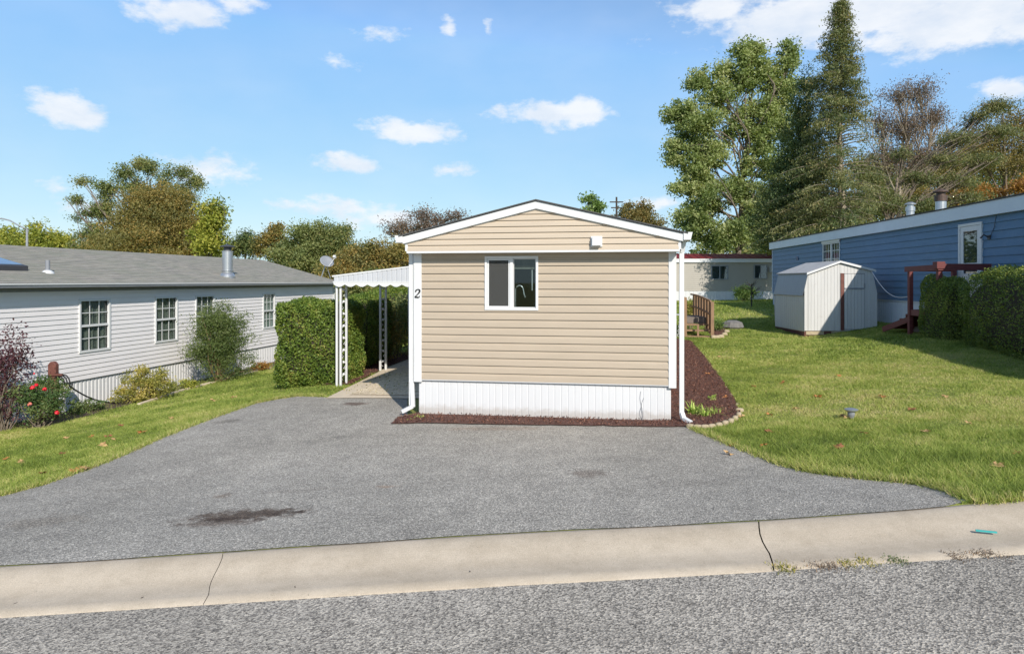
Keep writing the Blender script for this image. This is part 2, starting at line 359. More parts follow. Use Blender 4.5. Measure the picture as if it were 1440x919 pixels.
def mat_shingle(name, c1, c2, c3):
    m, n, l, p, out = mat_new(name)
    a = tex(n, l, 'ShaderNodeTexNoise', 1.1, 5, .7, (1.5, 1, 1)); w = tex(n, l, 'ShaderNodeTexNoise', 7, 4, .7, (1, .25, 4)); f = tex(n, l, 'ShaderNodeTexNoise', 120, 2, .5)
    c = mixc(n, l, ramp(n, l, w.outputs[0], [(.35, (0, 0, 0)), (.65, (1, 1, 1))]), c1, c2)
    c = mixc(n, l, ramp(n, l, a.outputs[0], [(.4, (0, 0, 0)), (.75, (.6, .6, .6))]), c, c3)
    c = mixc(n, l, 1.0, c, ramp(n, l, f.outputs[0], [(.3, (.75, .75, .75)), (.7, (1.2, 1.2, 1.2))]), 'MULTIPLY')
    l.new(c, p.inputs['Base Color']); p.inputs['Roughness'].default_value = .9; bump(n, l, p, f.outputs[0], .4, .006); return m
M['grass'] = mat_grass()
M['kerb'] = mat_kerb()
M['shingle'] = mat_shingle('weathered shingles', (.22, .21, .185), (.37, .335, .285), (.22, .235, .17))
M['darkshingle'] = mat_shingle('dark shingles', (.05, .05, .052), (.08, .08, .08), (.1, .1, .09))
M['pad'] = simple('tan concrete', (.66, .55, .41), .85, .12, 5, bumps=.3, bscale=90, dirt=((.3, .23, .15), 5, .55, .5))
M['pebble'] = mat_chip('exposed pebble concrete', 38, [(0, (.26, .19, .12)), (.35, (.62, .53, .40)), (1, (.85, .80, .70))], .3)
M['mulch'] = simple('dark red mulch', (.12, .052, .036), .95, .5, 30, bumps=1.0, bscale=70)

# ------------------------------------------------------------------ terrain
ctrl = np.array([
 (-9, 4.2, -.2), (-6, 4.35, 0), (-3, 4.48, .15), (0, 4.6, .30), (3.5, 4.75, .475), (7, 4.9, .60), (12, 5.1, .78),
 (0, 7, .14), (-3, 7, -.02), (3, 7, .22), (-1.5, 10.1, 0), (.4, 9.8, .01), (2.3, 9.45, .03), (-1.5, 12, -.03), (2, 13, .04), (-1, 20, -.03), (3, 20, .1),
 (-10.3, 9, -.82), (-10.0, 12, -.8), (-9.7, 14, -.8), (-8.7, 20, -.8), (-7.35, 28, -.8), (-8.9, 14, -.76), (-8.0, 20, -.72),
 (-4.9, 7, -.12), (-4.8, 9.5, -.15), (-4.6, 12.3, -.15), (-4.2, 16, -.22), (-3.2, 22, -.12), (-2.6, 14, -.06), (-2.2, 18, -.06),
 (-6.8, 6.8, -.42), (-6.8, 10, -.48), (-6.3, 15, -.5),
 (2.63, 6.6, .2), (5, 8, .27), (6.5, 11, .25), (9.4, 12.5, .33), (10.2, 13.5, .5), (8.6, 18.5, .34), (11.0, 16.5, .66), (11.8, 20, .68), (12.3, 24, .66),
 (10.2, 21.3, .36), (8.6, 22, .22), (9.1, 21.4, .20), (8.9, 24, .3), (5.8, 21.6, .2), (4.5, 14, .1), (7, 28, .45), (12, 45, .69), (5, 45, .6), (18, 45, .8),
 (-12, 30, -.9), (-20, 20, -1.3), (-40, 30, -1.6), (-40, 5, -1.6), (0, 60, .2), (30, 60, 1.2), (-30, 80, -1), (25, 25, 1.2), (25, 5, 1.2), (45, 10, 1.4), (60, 60, 1.5),
 (0, -4, .25), (0, -10, .3), (20, -10, .9), (-20, -10, -.7), (0, 160, 0), (150, 150, 1), (-150, 150, -1), (0, -200, 0), (-300, 0, -1), (300, 0, 1), (0, 500, 0), (400, 500, 0), (-400, 500, 0)], dtype=float)
def _phi(r2): return r2 * np.log(r2 + 1e-9)
def _fit():
    P = ctrl[:, :2]; n = len(P); d2 = ((P[:, None] - P[None]) ** 2).sum(-1)
    A = np.zeros((n + 3, n + 3)); A[:n, :n] = _phi(d2) + np.eye(n) * .02; A[:n, n] = 1; A[:n, n + 1:] = P; A[n, :n] = 1; A[n + 1:, :n] = P.T
    return np.linalg.solve(A, np.concatenate([ctrl[:, 2], np.zeros(3)]))
W_ = _fit()
def T(x, y):
    x = np.atleast_1d(np.asarray(x, float)); y = np.atleast_1d(np.asarray(y, float)); sh = x.shape; x = x.ravel(); y = y.ravel()
    out = np.full(x.shape, W_[-3]) + W_[-2] * x + W_[-1] * y
    for i in range(len(ctrl)): out += W_[i] * _phi((x - ctrl[i, 0]) ** 2 + (y - ctrl[i, 1]) ** 2)
    return out.reshape(sh)
def t1(x, y): return float(T(x, y)[0])
def G(px, py, dz=0):
    """ground point seen at a photo pixel"""
    y = 10.0; x = (px - CX) / F * y
    for _ in range(40):
        z = t1(x, y); y = .5 * y + .5 * (CZ - z) * F / (py - HY); x = (px - CX) / F * y
    return Vector((x, y, t1(x, y) + dz))
def GK(px, py, h):
    """point on the gutter of the kerb, h above the road edge"""
    y = 4.0
    for _ in range(30):
        x = (px - CX) / F * y; z = t1(x, kerb_back(x)) - .083 + h; y = .5 * y + .5 * (CZ - z) * F / (py - HY)
    return Vector((x, y, z))
def at(px, py, Y): return Vector(((px - CX) / F * Y, Y, CZ + (HY - py) * Y / F))

def kerb_back(x): return 4.60 + .041 * x
def kerb_front(x): return 4.003 + .030 * x + .02 * math.exp(-((x - 1.7) / .8) ** 2) if not isinstance(x, np.ndarray) else 4.003 + .030 * x
def axis(stops):
    out = []
    for a, b, s in stops: out += list(np.arange(a, b, s))
    return np.array(out)
gx = axis([(-900, -200, 100), (-200, -60, 20), (-60, -16, 4), (-16, 16, .25), (16, 60, 4), (60, 200, 20), (200, 901, 100)])
gy = axis([(-600, -100, 100), (-100, -20, 20), (-20, 4.4, 1), (4.575, 4.59, .02), (4.60, 30, .25), (30, 60, 1.5), (60, 200, 20), (200, 1201, 100)])
XX, YY = np.meshgrid(gx, gy); YY = YY + .041 * np.clip(XX, -16, 16) * np.exp(-((YY - 4.6) / 30) ** 2) * (np.abs(YY - 4.6) < 60); ZZ = T(XX, YY)
ZZ = np.where(YY < kerb_back(XX) - .012, ZZ - .45, ZZ); ZZ = np.where(YY < -5.2, ZZ + .45, ZZ)
ZZ = np.clip(ZZ, -6, 6)
V = np.stack([XX.ravel(), YY.ravel(), ZZ.ravel()], 1); nx, ny = len(gx), len(gy)
idx = np.arange(nx * ny).reshape(ny, nx)
Fq = np.stack([idx[:-1, :-1].ravel(), idx[:-1, 1:].ravel(), idx[1:, 1:].ravel(), idx[1:, :-1].ravel()], 1)
tag(mesh_np('lawn', V, Fq, M['grass'], smooth=True, base=(0, 0, 0)), kind='structure')

def dense(poly, step):
    out = []
    for i in range(len(poly)):
        a = np.array(poly[i][:2]); b = np.array(poly[(i + 1) % len(poly)][:2]); k = max(1, int(np.linalg.norm(b - a) / step))
        for j in range(k): out.append(a + (b - a) * j / k)
    return out
def pip(x, y, poly):
    ins = np.zeros(x.shape, bool); n = len(poly)
    for i in range(n):
        x0, y0 = poly[i][0], poly[i][1]; x1, y1 = poly[(i + 1) % n][0], poly[(i + 1) % n][1]
        if y0 == y1: continue
        c = ((y0 > y) != (y1 > y)) & (x < (x1 - x0) * (y - y0) / (y1 - y0) + x0); ins ^= c
    return ins
def sheet(name, poly, off, mat, step=.3, wob=0, kind='structure', parent=None, hfun=None):
    b = dense(poly, step)
    if wob: b = [p + rng.normal(0, wob, 2) for p in b]
    bx = np.array(b); lo = bx.min(0); hi = bx.max(0)
    g = np.array([(x, y) for x in np.arange(lo[0], hi[0], step) for y in np.arange(lo[1], hi[1], step)])
    g = g[pip(g[:, 0], g[:, 1], bx)]
    dmin = np.min(np.linalg.norm(g[:, None] - bx[None], axis=2), axis=1) if len(g) else []
    if len(g): g = g[dmin > step * .35]
    pts = [Vector(p) for p in b] + [Vector(p) for p in g]; n = len(b)
    vs, es, fs, *_ = geometry.delaunay_2d_cdt(pts, [(i, (i + 1) % n) for i in range(n)], [list(range(n))], 1, 1e-5)
    va = np.array([(v.x, v.y) for v in vs]); z = T(va[:, 0], va[:, 1]) + off
    if hfun is not None: z += hfun(va[:, 0], va[:, 1], bx)
    o = mesh_np(name, np.column_stack([va, z]), np.array([f for f in fs if len(f) == 3]), mat, smooth=True)
    if kind: o['kind'] = kind
    return o
def g2(px, py): p = G(px, py); return (p.x, p.y)

A0 = Vector((-1.456, 10.2, 0)); H = Frame(A0.x, A0.y, 0, 1, -.1667)          # frame of the tan home
def h2(u, v): p = H(u, v); return (p.x, p.y)

drive = [(-9, kerb_back(-9) + .005)] + [(x, kerb_back(x) - .004 + .012 * math.sin(x * 5.1) * math.sin(x * 1.7)) for x in np.arange(-8.8, 3.1, .2)]
drive += [g2(1362, 705), g2(1345, 695), g2(1300, 683), g2(1220, 675), g2(1150, 667), g2(1090, 652), g2(1040, 632), g2(1000, 615), g2(966, 600),
          h2(3.6, .1), h2(0, .1), g2(573, 590), g2(573, 559), g2(515, 559), g2(460, 559), g2(420, 557), g2(392, 561), g2(360, 567), g2(300, 588), g2(230, 615),
          g2(150, 650), g2(60, 682), g2(0, 698), (-6.2, 6.2), (-7.6, 5.3), (-8.6, 4.7)]
def st(px, py, rx, ry, s, c): p = G(px, py); return (p.x, p.y, rx * 1.15, ry * 1.7, s, c)
stains = [st(345, 725, .50, .13, .95, (.30, .235, .20)), st(305, 736, .34, .10, .8, (.40, .33, .29)), st(400, 722, .18, .05, .7, (.4, .35, .32)),
          st(313, 698, .10, .07, .6, (.55, .45, .38)), st(825, 667, .20, .12, .65, (.5, .44, .42)), st(318, 593, .25, .12, .7, (.5, .48, .46)),
          st(545, 685, .13, .05, .5, (1.0, .72, .55)), st(60, 735, .35, .15, .45, (.6, .55, .5)), st(500, 568, .22, .12, .8, (.35, .25, .22)),
          st(700, 603, .8, .10, .4, (.85, .68, .58)), st(430, 690, .5, .05, .35, (.65, .62, .6)), st(480, 615, .15, .05, .4, (.5, .5, .5)),
          st(170, 690, .5, .06, .35, (.7, .68, .66)), st(1000, 680, .5, .12, .3, (.75, .74, .73))]
M['drive'] = mat_chip('driveway asphalt', 105, [(0, (.09, .088, .085)), (.35, (.215, .212, .205)), (.7, (.37, .362, .348)), (1, (.9, .88, .84))], .45, stains)
M['road'] = mat_chip('coarse road chippings', 88, [(0, (.05, .048, .046)), (.3, (.17, .163, .155)), (.6, (.36, .345, .325)), (1, (.60, .575, .53))], .4, bs=.7)
sheet('driveway', drive, .008, M['drive'], .3)
# road
rp = np.arange(-60, 60.1, 1.5); rv = []; rf = []
for x in rp:
    for f in (0, .25, .5, .75, 1):
        yb = kerb_front(x) + .02; y = yb + (-5 - yb) * f; zb = t1(x, kerb_back(x)) - .085
        rv.append((x, y, zb + .06 * math.sin(math.pi * f)))
rf = [(i * 5 + k, i * 5 + k + 1, (i + 1) * 5 + k + 1, (i + 1) * 5 + k) for i in range(len(rp) - 1) for k in range(4)]
tag(mesh_np('road', rv, rf, M['road'], smooth=True), kind='structure')
# rolled kerb, three slabs with open joints
kprof = [(-.01, -.03), (-.006, -.004), (0, 0), (.06, .002), (.16, -.006), (.28, -.026), (.40, -.050), (.5, -.067), (.6, -.076), (.78, -.081), (.99, -.080), (1.0, -.092)]
j1 = [(g2(313, 777)[0]), (g2(250, 852)[0])]; j2 = [g2(1057, 727)[0], g2(1120, 797)[0]]
def joint(j, t, k): return j[0] + (j[1] - j[0]) * t + .012 * math.sin(t * 9 + k)
kv = []; kf = []
def slab(xa, xb):
    base = len(kv); nseg = max(4, int(24)); m = len(kprof)
    for i in range(nseg + 1):
        for (t, z) in kprof:
            x = xa(t) + (xb(t) - xa(t)) * i / nseg
            y = kerb_back(x) + (kerb_front(x) - kerb_back(x)) * t
            kv.append((x, y, t1(x, kerb_back(x)) + z + .002))
    for i in range(nseg):
        for k in range(m - 1): kf.append((base + i * m + k, base + i * m + k + 1, base + (i + 1) * m + k + 1, base + (i + 1) * m + k))
    return base, m, nseg
tri = []
for xa, xb in ((lambda t: -14, lambda t: joint(j1, t, 0) - .002), (lambda t: joint(j1, t, 0) + .002, lambda t: joint(j2, t, 2) - .0045), (lambda t: joint(j2, t, 2) + .0045, lambda t: 14)):
    slab(xa, xb)
tag(mesh_np('kerb', kv, kf, M['kerb'], smooth=True), kind='structure')
sheet('kerb_bedding', [(-14, 3.6), (14, 4.2), (14, 5.1), (-14, 3.98)], -.14, M['soil'], .8)
# carport pad
pad = [g2(458, 561), g2(573, 561), h2(-.03, 1.6), h2(-.03, 11), h2(-2.55, 11), h2(-2.62, 6.0)]
sheet('carport_pad', pad, .018, M['pad'], .35)
peb = [h2(-1.75, 1.72), h2(-.06, 1.72), h2(-.06, 10.9), h2(-2.0, 10.9), h2(-1.95, 6)]
sheet('pebble_paving', peb, .028, M['pebble'], .35)
mul = [g2(549, 597), g2(600, 596), g2(700, 598), g2(850, 600), g2(965, 601), g2(1000, 599), g2(1028, 593), g2(1041, 582), g2(1034, 563), g2(1012, 530), g2(990, 500), g2(972, 480),
       h2(4.6, 12.2), h2(3.7, 12.2), h2(3.7, .1), h2(.0, .1), g2(560, 588)]
sheet('mulch_bed', mul, .022, M['mulch'], .12, .012)
mul2 = [h2(-2.35, 3.15), h2(-2.64, 6.0), h2(-2.6, 9.5), h2(-3.6, 9.5), h2(-3.7, 6), h2(-3.0, 3.3)]
sheet('carport_mulch', mul2, .022, M['mulch'], .15, .012)
leftbed = [g2(0, 603), g2(60, 603), g2(130, 583), g2(190, 566), g2(260, 545), g2(330, 531), g2(385, 516), (-7.0, 27.5), (-7.4, 28), (-10.1, 12), (-10.6, 9)]
sheet('flower_bed', leftbed, .01, M['soil'], .3, .02)
mul3 = [g2(1003, 475), g2(1015, 473), g2(1022, 466), g2(1016, 458), g2(1003, 456), g2(990, 460)]
sheet('stair_bed', mul3, .02, M['mulch'], .2, .01)

# ------------------------------------------------------------------ foliage tools
def leaf_cards(C, size, asp=.55, up=.35, r=None):
    """diamond leaves at points C; returns V, F"""
    r = r or rng; n = len(C); size = np.broadcast_to(size, (n,))
    t = r.normal(size=(n, 3)); t /= np.linalg.norm(t, axis=1)[:, None]
    nn = r.normal(size=(n, 3)); nn[:, 2] += up * 3; b = np.cross(t, nn); b /= np.linalg.norm(b, axis=1)[:, None] + 1e-9
    s = (size * r.uniform(.6, 1.3, n))[:, None]
    q = np.stack([C - t * s * .5, C + b * s * asp * .5, C + t * s * .5, C - b * s * asp * .5], 1)
    return q.reshape(-1, 3), np.arange(4 * n).reshape(n, 4)
def ell(px, py, rx, ry, Y, dy=0, ky=1.0, w=1.0):
    c = at(px, py, Y); return (c.x, Y + dy, c.z, rx * Y / F, rx * Y / F * ky, ry * Y / F, w)
def crown(name, blobs, nclump, nleaf, size, mat, parent, sig=.35, asp=.55, hollow=.4, up=.35, seed=1, mingap=None):
    r = np.random.default_rng(seed); vol = np.array([(b[3] * b[4] * b[5]) ** (2 / 3) * b[6] for b in blobs]); pr = vol / vol.sum()
    k = r.choice(len(blobs), nclump, p=pr); d = r.normal(size=(nclump, 3)); d /= np.linalg.norm(d, axis=1)[:, None]
    rad = r.uniform(size=nclump) ** hollow * r.uniform(.85, 1.22, nclump); B = np.array(blobs)[k]
    cl = B[:, :3] + d * rad[:, None] * B[:, 3:6]
    csz = r.uniform(.6, 1.4, nclump) * sig; cv = r.uniform(size=nclump)
    w = csz ** 2; li = r.choice(nclump, nleaf, p=w / w.sum())
    P = cl[li] + r.normal(size=(nleaf, 3)) * csz[li][:, None] * np.array([1, 1, .7]) * .6
    Vv, Ff = leaf_cards(P, size, asp, up, r)
    a = np.repeat(np.clip(cv[li] * .6 + r.uniform(size=nleaf) * .4, 0, 1), 4)
    return mesh_np(name, Vv, Ff, mat, parent, attr=a), cl, k
def limb(p, q, r0, r1, bend=.06, n=6, sag=0):
    p, q = Vector(p), Vector(q); L = (q - p).length; pts = []; rs = []
    o1 = Vector(np.random.default_rng(int(abs(p.x * 91 + q.z * 177 + q.x * 53)) % 99991).normal(size=3)) * L * bend
    for i in range(n + 1):
        t = i / n; pts.append(p.lerp(q, t) + o1 * math.sin(math.pi * t) + Vector((0, 0, sag * L * math.sin(math.pi * t)))); rs.append(r0 + (r1 - r0) * t)
    return pts, rs
def woody(name, base, top, r0, blobs, cl, k, mat, parent, twigs=5, seed=3, bend=.05, thin=1.0):
    mb = MB(); rr = random.Random(seed); base = Vector(base); top = Vector(top)
    tp, ts = limb(base - Vector((0, 0, .3)), top, r0, r0 * .22, bend * .5, 9); ts[0] *= 1.25
    mb.tube(tp, ts, 8)
    for bi, b in enumerate(blobs):
        c = Vector(b[:3]); hz = (c.z - base.z) / max(.1, (top.z - base.z)); f = min(.95, max(.18, hz * .62 + rr.uniform(-.06, .06)))
        i = f * 9; s = tp[int(i)].lerp(tp[min(9, int(i) + 1)], i % 1); ra = r0 * (1 - f * .75) * .5
        lp, lr = limb(s, c, ra, ra * .35, bend * 1.5, 6, .04); mb.tube(lp, lr, 6)
        ids = np.where(k == bi)[0][:twigs]
        for j in ids:
            t = rr.uniform(.35, 1.0); ii = t * 6; s2 = lp[int(min(5, ii))].lerp(lp[int(min(5, ii)) + 1], min(1, ii - int(min(5, ii))))
            q, qr = limb(s2, Vector(cl[j]), ra * .32 * thin + .008, .006 + .01 * thin, bend * 2, 4, .03); mb.tube(q, qr, 4, False)
    return mb.build(name, mat, parent, smooth=True)
GROUP_TREES = None
def tree(name, label, cat, base, top, r0, blobs, nclump, nleaf, size, lm, bark='bark', sig=.6, asp=.55, twigs=6, hollow=.45, seed=1, group=None, up=.3, thin=1.0, bend=.05):
    root = empty(name, base, label, cat, group)
    _, cl, k = crown('crown', blobs, nclump, nleaf, size, lm, root, sig, asp, hollow, up, seed)
    woody('trunk', base, top, r0, blobs, cl, k, M[bark], root, twigs, seed, bend, thin)
    return root

L_olive = leafmat('olive leaves', [(.04, .06, .02), (.085, .105, .035), (.135, .145, .05), (.18, .15, .055)])
L_green = leafmat('mid green leaves', [(.035, .065, .018), (.075, .12, .03), (.13, .18, .055), (.22, .25, .10)])
L_maple = leafmat('pale maple leaves', [(.055, .08, .028), (.12, .15, .05), (.19, .215, .085), (.28, .27, .14)], .4)
L_yel = leafmat('yellow green leaves', [(.07, .085, .016), (.13, .15, .025), (.21, .21, .035), (.28, .23, .05)])
L_brown = leafmat('autumn brown leaves', [(.06, .058, .025), (.11, .098, .036), (.155, .125, .042), (.21, .125, .042)], gain=1.7)
L_rust = leafmat('rusty leaves', [(.12, .055, .02), (.21, .10, .025), (.29, .15, .035), (.34, .20, .05)], gain=1.35)
L_dome = leafmat('turning leaves', [(.045, .055, .02), (.095, .092, .032), (.14, .122, .038), (.18, .13, .04), (.25, .15, .04)])
L_con = leafmat('conifer needles', [(.022, .042, .016), (.05, .075, .025), (.085, .105, .035), (.13, .13, .045)], .2)
L_con2 = leafmat('brownish needles', [(.035, .052, .022), (.08, .095, .038), (.125, .125, .05), (.16, .13, .06)], .3)
L_bare = leafmat('last purple brown leaves', [(.09, .07, .06), (.13, .10, .085), (.15, .11, .085), (.19, .12, .07)], gain=1.5)
L_hedge = leafmat('yew hedge leaves', [(.02, .042, .008), (.06, .095, .014), (.115, .15, .025), (.19, .15, .045)], .25)
L_hedge2 = leafmat('privet hedge leaves', [(.03, .05, .014), (.07, .10, .02), (.13, .16, .035), (.30, .30, .08)], .3)
L_bamboo = leafmat('slender bush leaves', [(.04, .065, .02), (.08, .115, .03), (.13, .165, .05), (.2, .22, .09)], gain=1.3)
L_azalea = leafmat('yellowing azalea leaves', [(.07, .08, .02), (.14, .14, .035), (.24, .21, .05), (.32, .24, .09)])
L_purple = leafmat('purple leaves', [(.035, .012, .02), (.07, .025, .035), (.11, .045, .055), (.10, .06, .05)], gain=1.3)
L_rose = leafmat('rose leaves', [(.025, .05, .018), (.05, .085, .025), (.09, .12, .04), (.14, .13, .06)])
L_lily = leafmat('lily leaves', [(.08, .14, .02), (.16, .24, .04), (.30, .36, .09), (.4, .4, .15)])

# ------------------------------------------------------------------ wall helpers
def siding(mb, ul, ur, z0, z1, pitch, d=.014, v=0.0, holes=(), dutch=True):
    nC = max(1, round((z1 - z0) / pitch)); p = (z1 - z0) / nC
    for i in range(nC):
        a = z0 + i * p; b = a + p
        lo, hi = (ul if callable(ul) else (lambda z: ul)), (ur if callable(ur) else (lambda z: ur))
        prof = [(a, -d), (a + .62 * p, -d * .8), (a + .78 * p, -d * .15), (b, 0)] if dutch else [(a, -d), (b, -.001)]
        cuts = sorted({a, b} | {z for h in holes for z in (h[2], h[3]) if a < z < b})
        for za, zb in zip(cuts, cuts[1:]):
            if zb - za < .002: continue
            zs_, ws_ = [q[0] for q in prof], [q[1] for q in prof]
            pr = [(za, 0)] if za == a else []
            pr += [(za, float(np.interp(za, zs_, ws_)))] + [q for q in prof if za < q[0] < zb] + [(zb, float(np.interp(zb, zs_, ws_)))]
            segs = [(lo, hi)]
            for (h0, h1, hz0, hz1) in holes:
                if (za + zb) / 2 > hz0 and (za + zb) / 2 < hz1:
                    ns = []
                    for (s0, s1) in segs:
                        if s1(za) <= h0 or s0(za) >= h1: ns.append((s0, s1)); continue
                        ns += [(s0, (lambda z, h=h0: h)), ((lambda z, h=h1: h), s1)]
                    segs = ns
            for (s0, s1) in segs:
                vs = []
                for (z, w) in pr: vs += [(s0(z), v + w, z), (s1(z), v + w, z)]
                m = len(pr); mb.add(vs, [(2 * j, 2 * j + 1, 2 * j + 3, 2 * j + 2) for j in range(m - 1)])
def ribbed(mb, u0, u1, z0, z1, pitch, d=.01, v=0.0, groove=.12):
    nP = max(1, round((u1 - u0) / pitch)); p = (u1 - u0) / nP; pr = []
    for i in range(nP):
        a = u0 + i * p; pr += [(a, v), (a + groove * p, v - d), (a + (1 - groove) * p, v - d), (a + p, v)]
    vs = []
    for (u, w) in pr: vs += [(u, w, z0), (u, w, z1)]
    mb.add(vs, [(2 * j, 2 * j + 2, 2 * j + 3, 2 * j + 1) for j in range(len(pr) - 1)])
def ray_plane(px, py, p0, nrm):
    d = Vector(((px - CX) / F, 1, (HY - py) / F)); o = Vector((0, 0, CZ)); t = (Vector(p0) - o).dot(nrm) / d.dot(nrm); return o + d * t

# ------------------------------------------------------------------ THE TAN HOME
home = empty('mobile_home', H(1.9, 0), 'tan vinyl mobile home with white skirting and number 2 in the middle of the photo', 'mobile home')
W, LEN = 3.80, 16.0
mb = MB(H); siding(mb, .03, W - .03, 0.54, 2.45, .1124, .021, 0, [(1.1, 1.84, 1.60, 2.34)]); mb.build('wall', M['tan'], home)
mb = MB(H)
mb.box(0, .03, .005, LEN, .5, 2.6); mb.box(W - .03, W, .005, LEN, .5, 2.6); mb.box(.03, W - .03, LEN - .05, LEN, .5, 2.6)
mb.build('side_wall', M['tan'], home)
mb = MB(H); ribbed(mb, .06, W - .06, -.1, .528, .098, .005, .03); mb.box(.06, W - .06, .032, .06, -.1, .535)
mb.box(.06, .09, .06, LEN, -.15, .51); mb.box(W - .09, W - .06, .06, LEN, -.15, .51); mb.box(.02, W - .02, -.018, .05, .527, .541)
skirt = mb.build('skirting', M['skirt'], home)
# hairline crack / dried vine on the skirting
mb = MB(H)
u_, z_ = 3.33, .02
for s_, k in ((0, 0), (.02, 1), (-.012, 2)):
    pts = [(u_ + s_ * 1.2 * t + .018 * math.sin(t * 6 + k), .016, .02 + t * (.42 - k * .09)) for t in [i / 9 for i in range(10)]]
    mb.tube(pts, .0022, 4)
mb.build('dry_vine', M['greymetal'], home)
mb = MB(H); mb.box(.002, .115, -.026, .01, .50, 2.42); mb.box(-.012, .002, -.02, .12, .50, 2.42)
mb.build('corner_trim', M['white'], home, bevel=.003)
mb = MB(H); mb.box(W - .095, W + .0, -.026, .01, .50, 2.42); mb.box(W, W + .012, -.02, .12, .50, 2.42)
mb.build('corner_trim', M['white'], home, bevel=.003)
# gable: proud of the wall, 0.2 m
GV = -.20; PK = 1.86; zE, zP = 2.66, 3.13
def zr(u): return zE + (zP - zE) * (1 - abs(u - PK) / (PK + .05 if u < PK else W + .05 - PK))
mb = MB(H)
def gl(z): return max(-.04, PK - (1 - (z + .05 - zE) / (zP - zE)) * (PK + .05))
def gr(z): return min(W + .03, PK + (1 - (z + .05 - zE) / (zP - zE)) * (W + .05 - PK))
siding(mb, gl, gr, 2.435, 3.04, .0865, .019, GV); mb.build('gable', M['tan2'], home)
mb = MB(H); mb.box(-.055, W + .045, GV - .018, .0, 2.405, 2.437); mb.build('gable_ledge', M['white'], home, bevel=.003)
mb = MB(H); mb.box(-.075, -.035, GV - .016, -.0, 2.437, 2.62); mb.build('gable_trim', M['white'], home)
mb = MB(H); mb.box(W + .022, W + .062, GV - .016, 0, 2.437, 2.62); mb.build('gable_trim', M['white'], home)
mb = MB(H)
def rake(u0, z0, u1, z1, dz, v0, v1, lift=0): mb.add([(u0, v0, z0 - dz), (u1, v0, z1 - dz), (u1, v0, z1 + lift), (u0, v0, z0 + lift), (u0, v1, z0 - dz), (u1, v1, z1 - dz), (u1, v1, z1 + lift), (u0, v1, z0 + lift)],
                  [(0, 1, 2, 3), (7, 6, 5, 4), (0, 4, 5, 1), (3, 2, 6, 7), (0, 3, 7, 4), (1, 5, 6, 2)])
rake(-.10, zE - .012, PK, zP, .105, GV - .05, GV + .02); mb.build('fascia', M['white'], home)
mb = MB(H); rake(PK, zP, W + .09, zE - .012, .105, GV - .05, GV + .02); mb.build('fascia', M['white'], home)
mb = MB(H); rake(-.06, zE - .1, PK, zP - .1, .018, GV - .018, GV - .002); rake(PK, zP - .1, W + .06, zE - .1, .018, GV - .018, GV - .002); mb.build('gable_moulding', M['white'], home)
mb = MB(H)
for (a, za, b, zb) in ((-.16, zE - .02, PK, zP + .003), (PK, zP + .003, W + .15, zE - .02)):
    rake(a, za, b, zb, -.003, GV - .075, LEN + .1, .022)
mb.build('roof', M['darkshingle'], home)
for s, u0, u1 in (('l', -.22, -.10), ('r', W + .09, W + .21)):
    mb = MB(H); mb.prism([(u0, 2.665), (u0 + .025 if s == 'l' else u0, 2.56), (u1, 2.56) if s == 'l' else (u1 - .025, 2.56), (u1, 2.665)], GV - .07, LEN); mb.build('gutter', M['white'], home, bevel=.003)
mb = MB(H); uR = W + .045
mb.bar((uR + .06, -.12, 2.57), (uR + .035, -.06, 2.40), .06); mb.bar((uR + .035, -.06, 2.42), (uR + .035, -.06, .16), .065, .05)
mb.bar((uR + .035, -.06, .17), (uR + .06, -.10, .09), .065, .05); mb.bar((uR + .055, -.09, .10), (uR + .15, -.19, .06), .065, .05)
mb.build('downspout', M['white'], home, bevel=.006)
mb = MB(H)
mb.bar((-.14, .02, 2.57), (-.075, .03, 2.40), .05); mb.bar((-.06, .03, 2.42), (-.06, .03, .14), .065, .05)
mb.bar((-.045, .02, .5), (-.02, -.01, .12), .06, .05); mb.bar((-.03, -.0, .13), (-.17, -.10, .06), .06, .05)
mb.build('downspout', M['white'], home, bevel=.006)
mb = MB(H); mb.box(2.63, 2.79, GV - .04, GV, 2.475, 2.625); mb.prism([(2.65, 2.49), (2.77, 2.49), (2.78, 2.61), (2.65, 2.615)], GV - .10, GV - .035)
mb.build('vent_hood', M['white'], home, bevel=.006)
# window with a real room behind it
WU0, WU1, WZ0, WZ1 = 1.075, 1.865, 1.575, 2.362
mb = MB(H)
def ring(mb, u0, u1, z0, z1, t, v0, v1):
    mb.box(u0, u0 + t, v0, v1, z0, z1); mb.box(u1 - t, u1, v0, v1, z0, z1); mb.box(u0 + t, u1 - t, v0, v1, z0, z0 + t); mb.box(u0 + t, u1 - t, v0, v1, z1 - t, z1)
ring(mb, WU0, WU1, WZ0, WZ1, .034, -.034, .03)
win = mb.build('window', M['white'], home, bevel=.003)
mid = 1.472
mb = MB(H); mb.box(mid - .022, mid + .022, -.030, .028, WZ0 + .034, WZ1 - .034); mb.build('mullion', M['white'], win, bevel=.003)
mb = MB(H); ring(mb, WU0 + .036, mid - .024, WZ0 + .036, WZ1 - .036, .024, -.016, .01); mb.build('sash', M['white'], win, bevel=.002)
mb = MB(H); ring(mb, mid + .024, WU1 - .036, WZ0 + .036, WZ1 - .036, .010, .0, .02); mb.build('sash', M['white'], win, bevel=.002)
mb = MB(H); mb.box(WU0 + .05, mid - .04, .004, .008, WZ0 + .05, WZ1 - .05); mb.build('pane', M['glass'], win)
mb = MB(H); mb.box(mid + .03, WU1 - .045, .010, .014, WZ0 + .045, WZ1 - .045); mb.build('pane', M['glass'], win)
mb = MB(H); mb.box(WU0 + .05, mid - .04, -.006, -.004, WZ0 + .05, WZ1 - .05); mb.build('insect_screen', M['screen'], win)
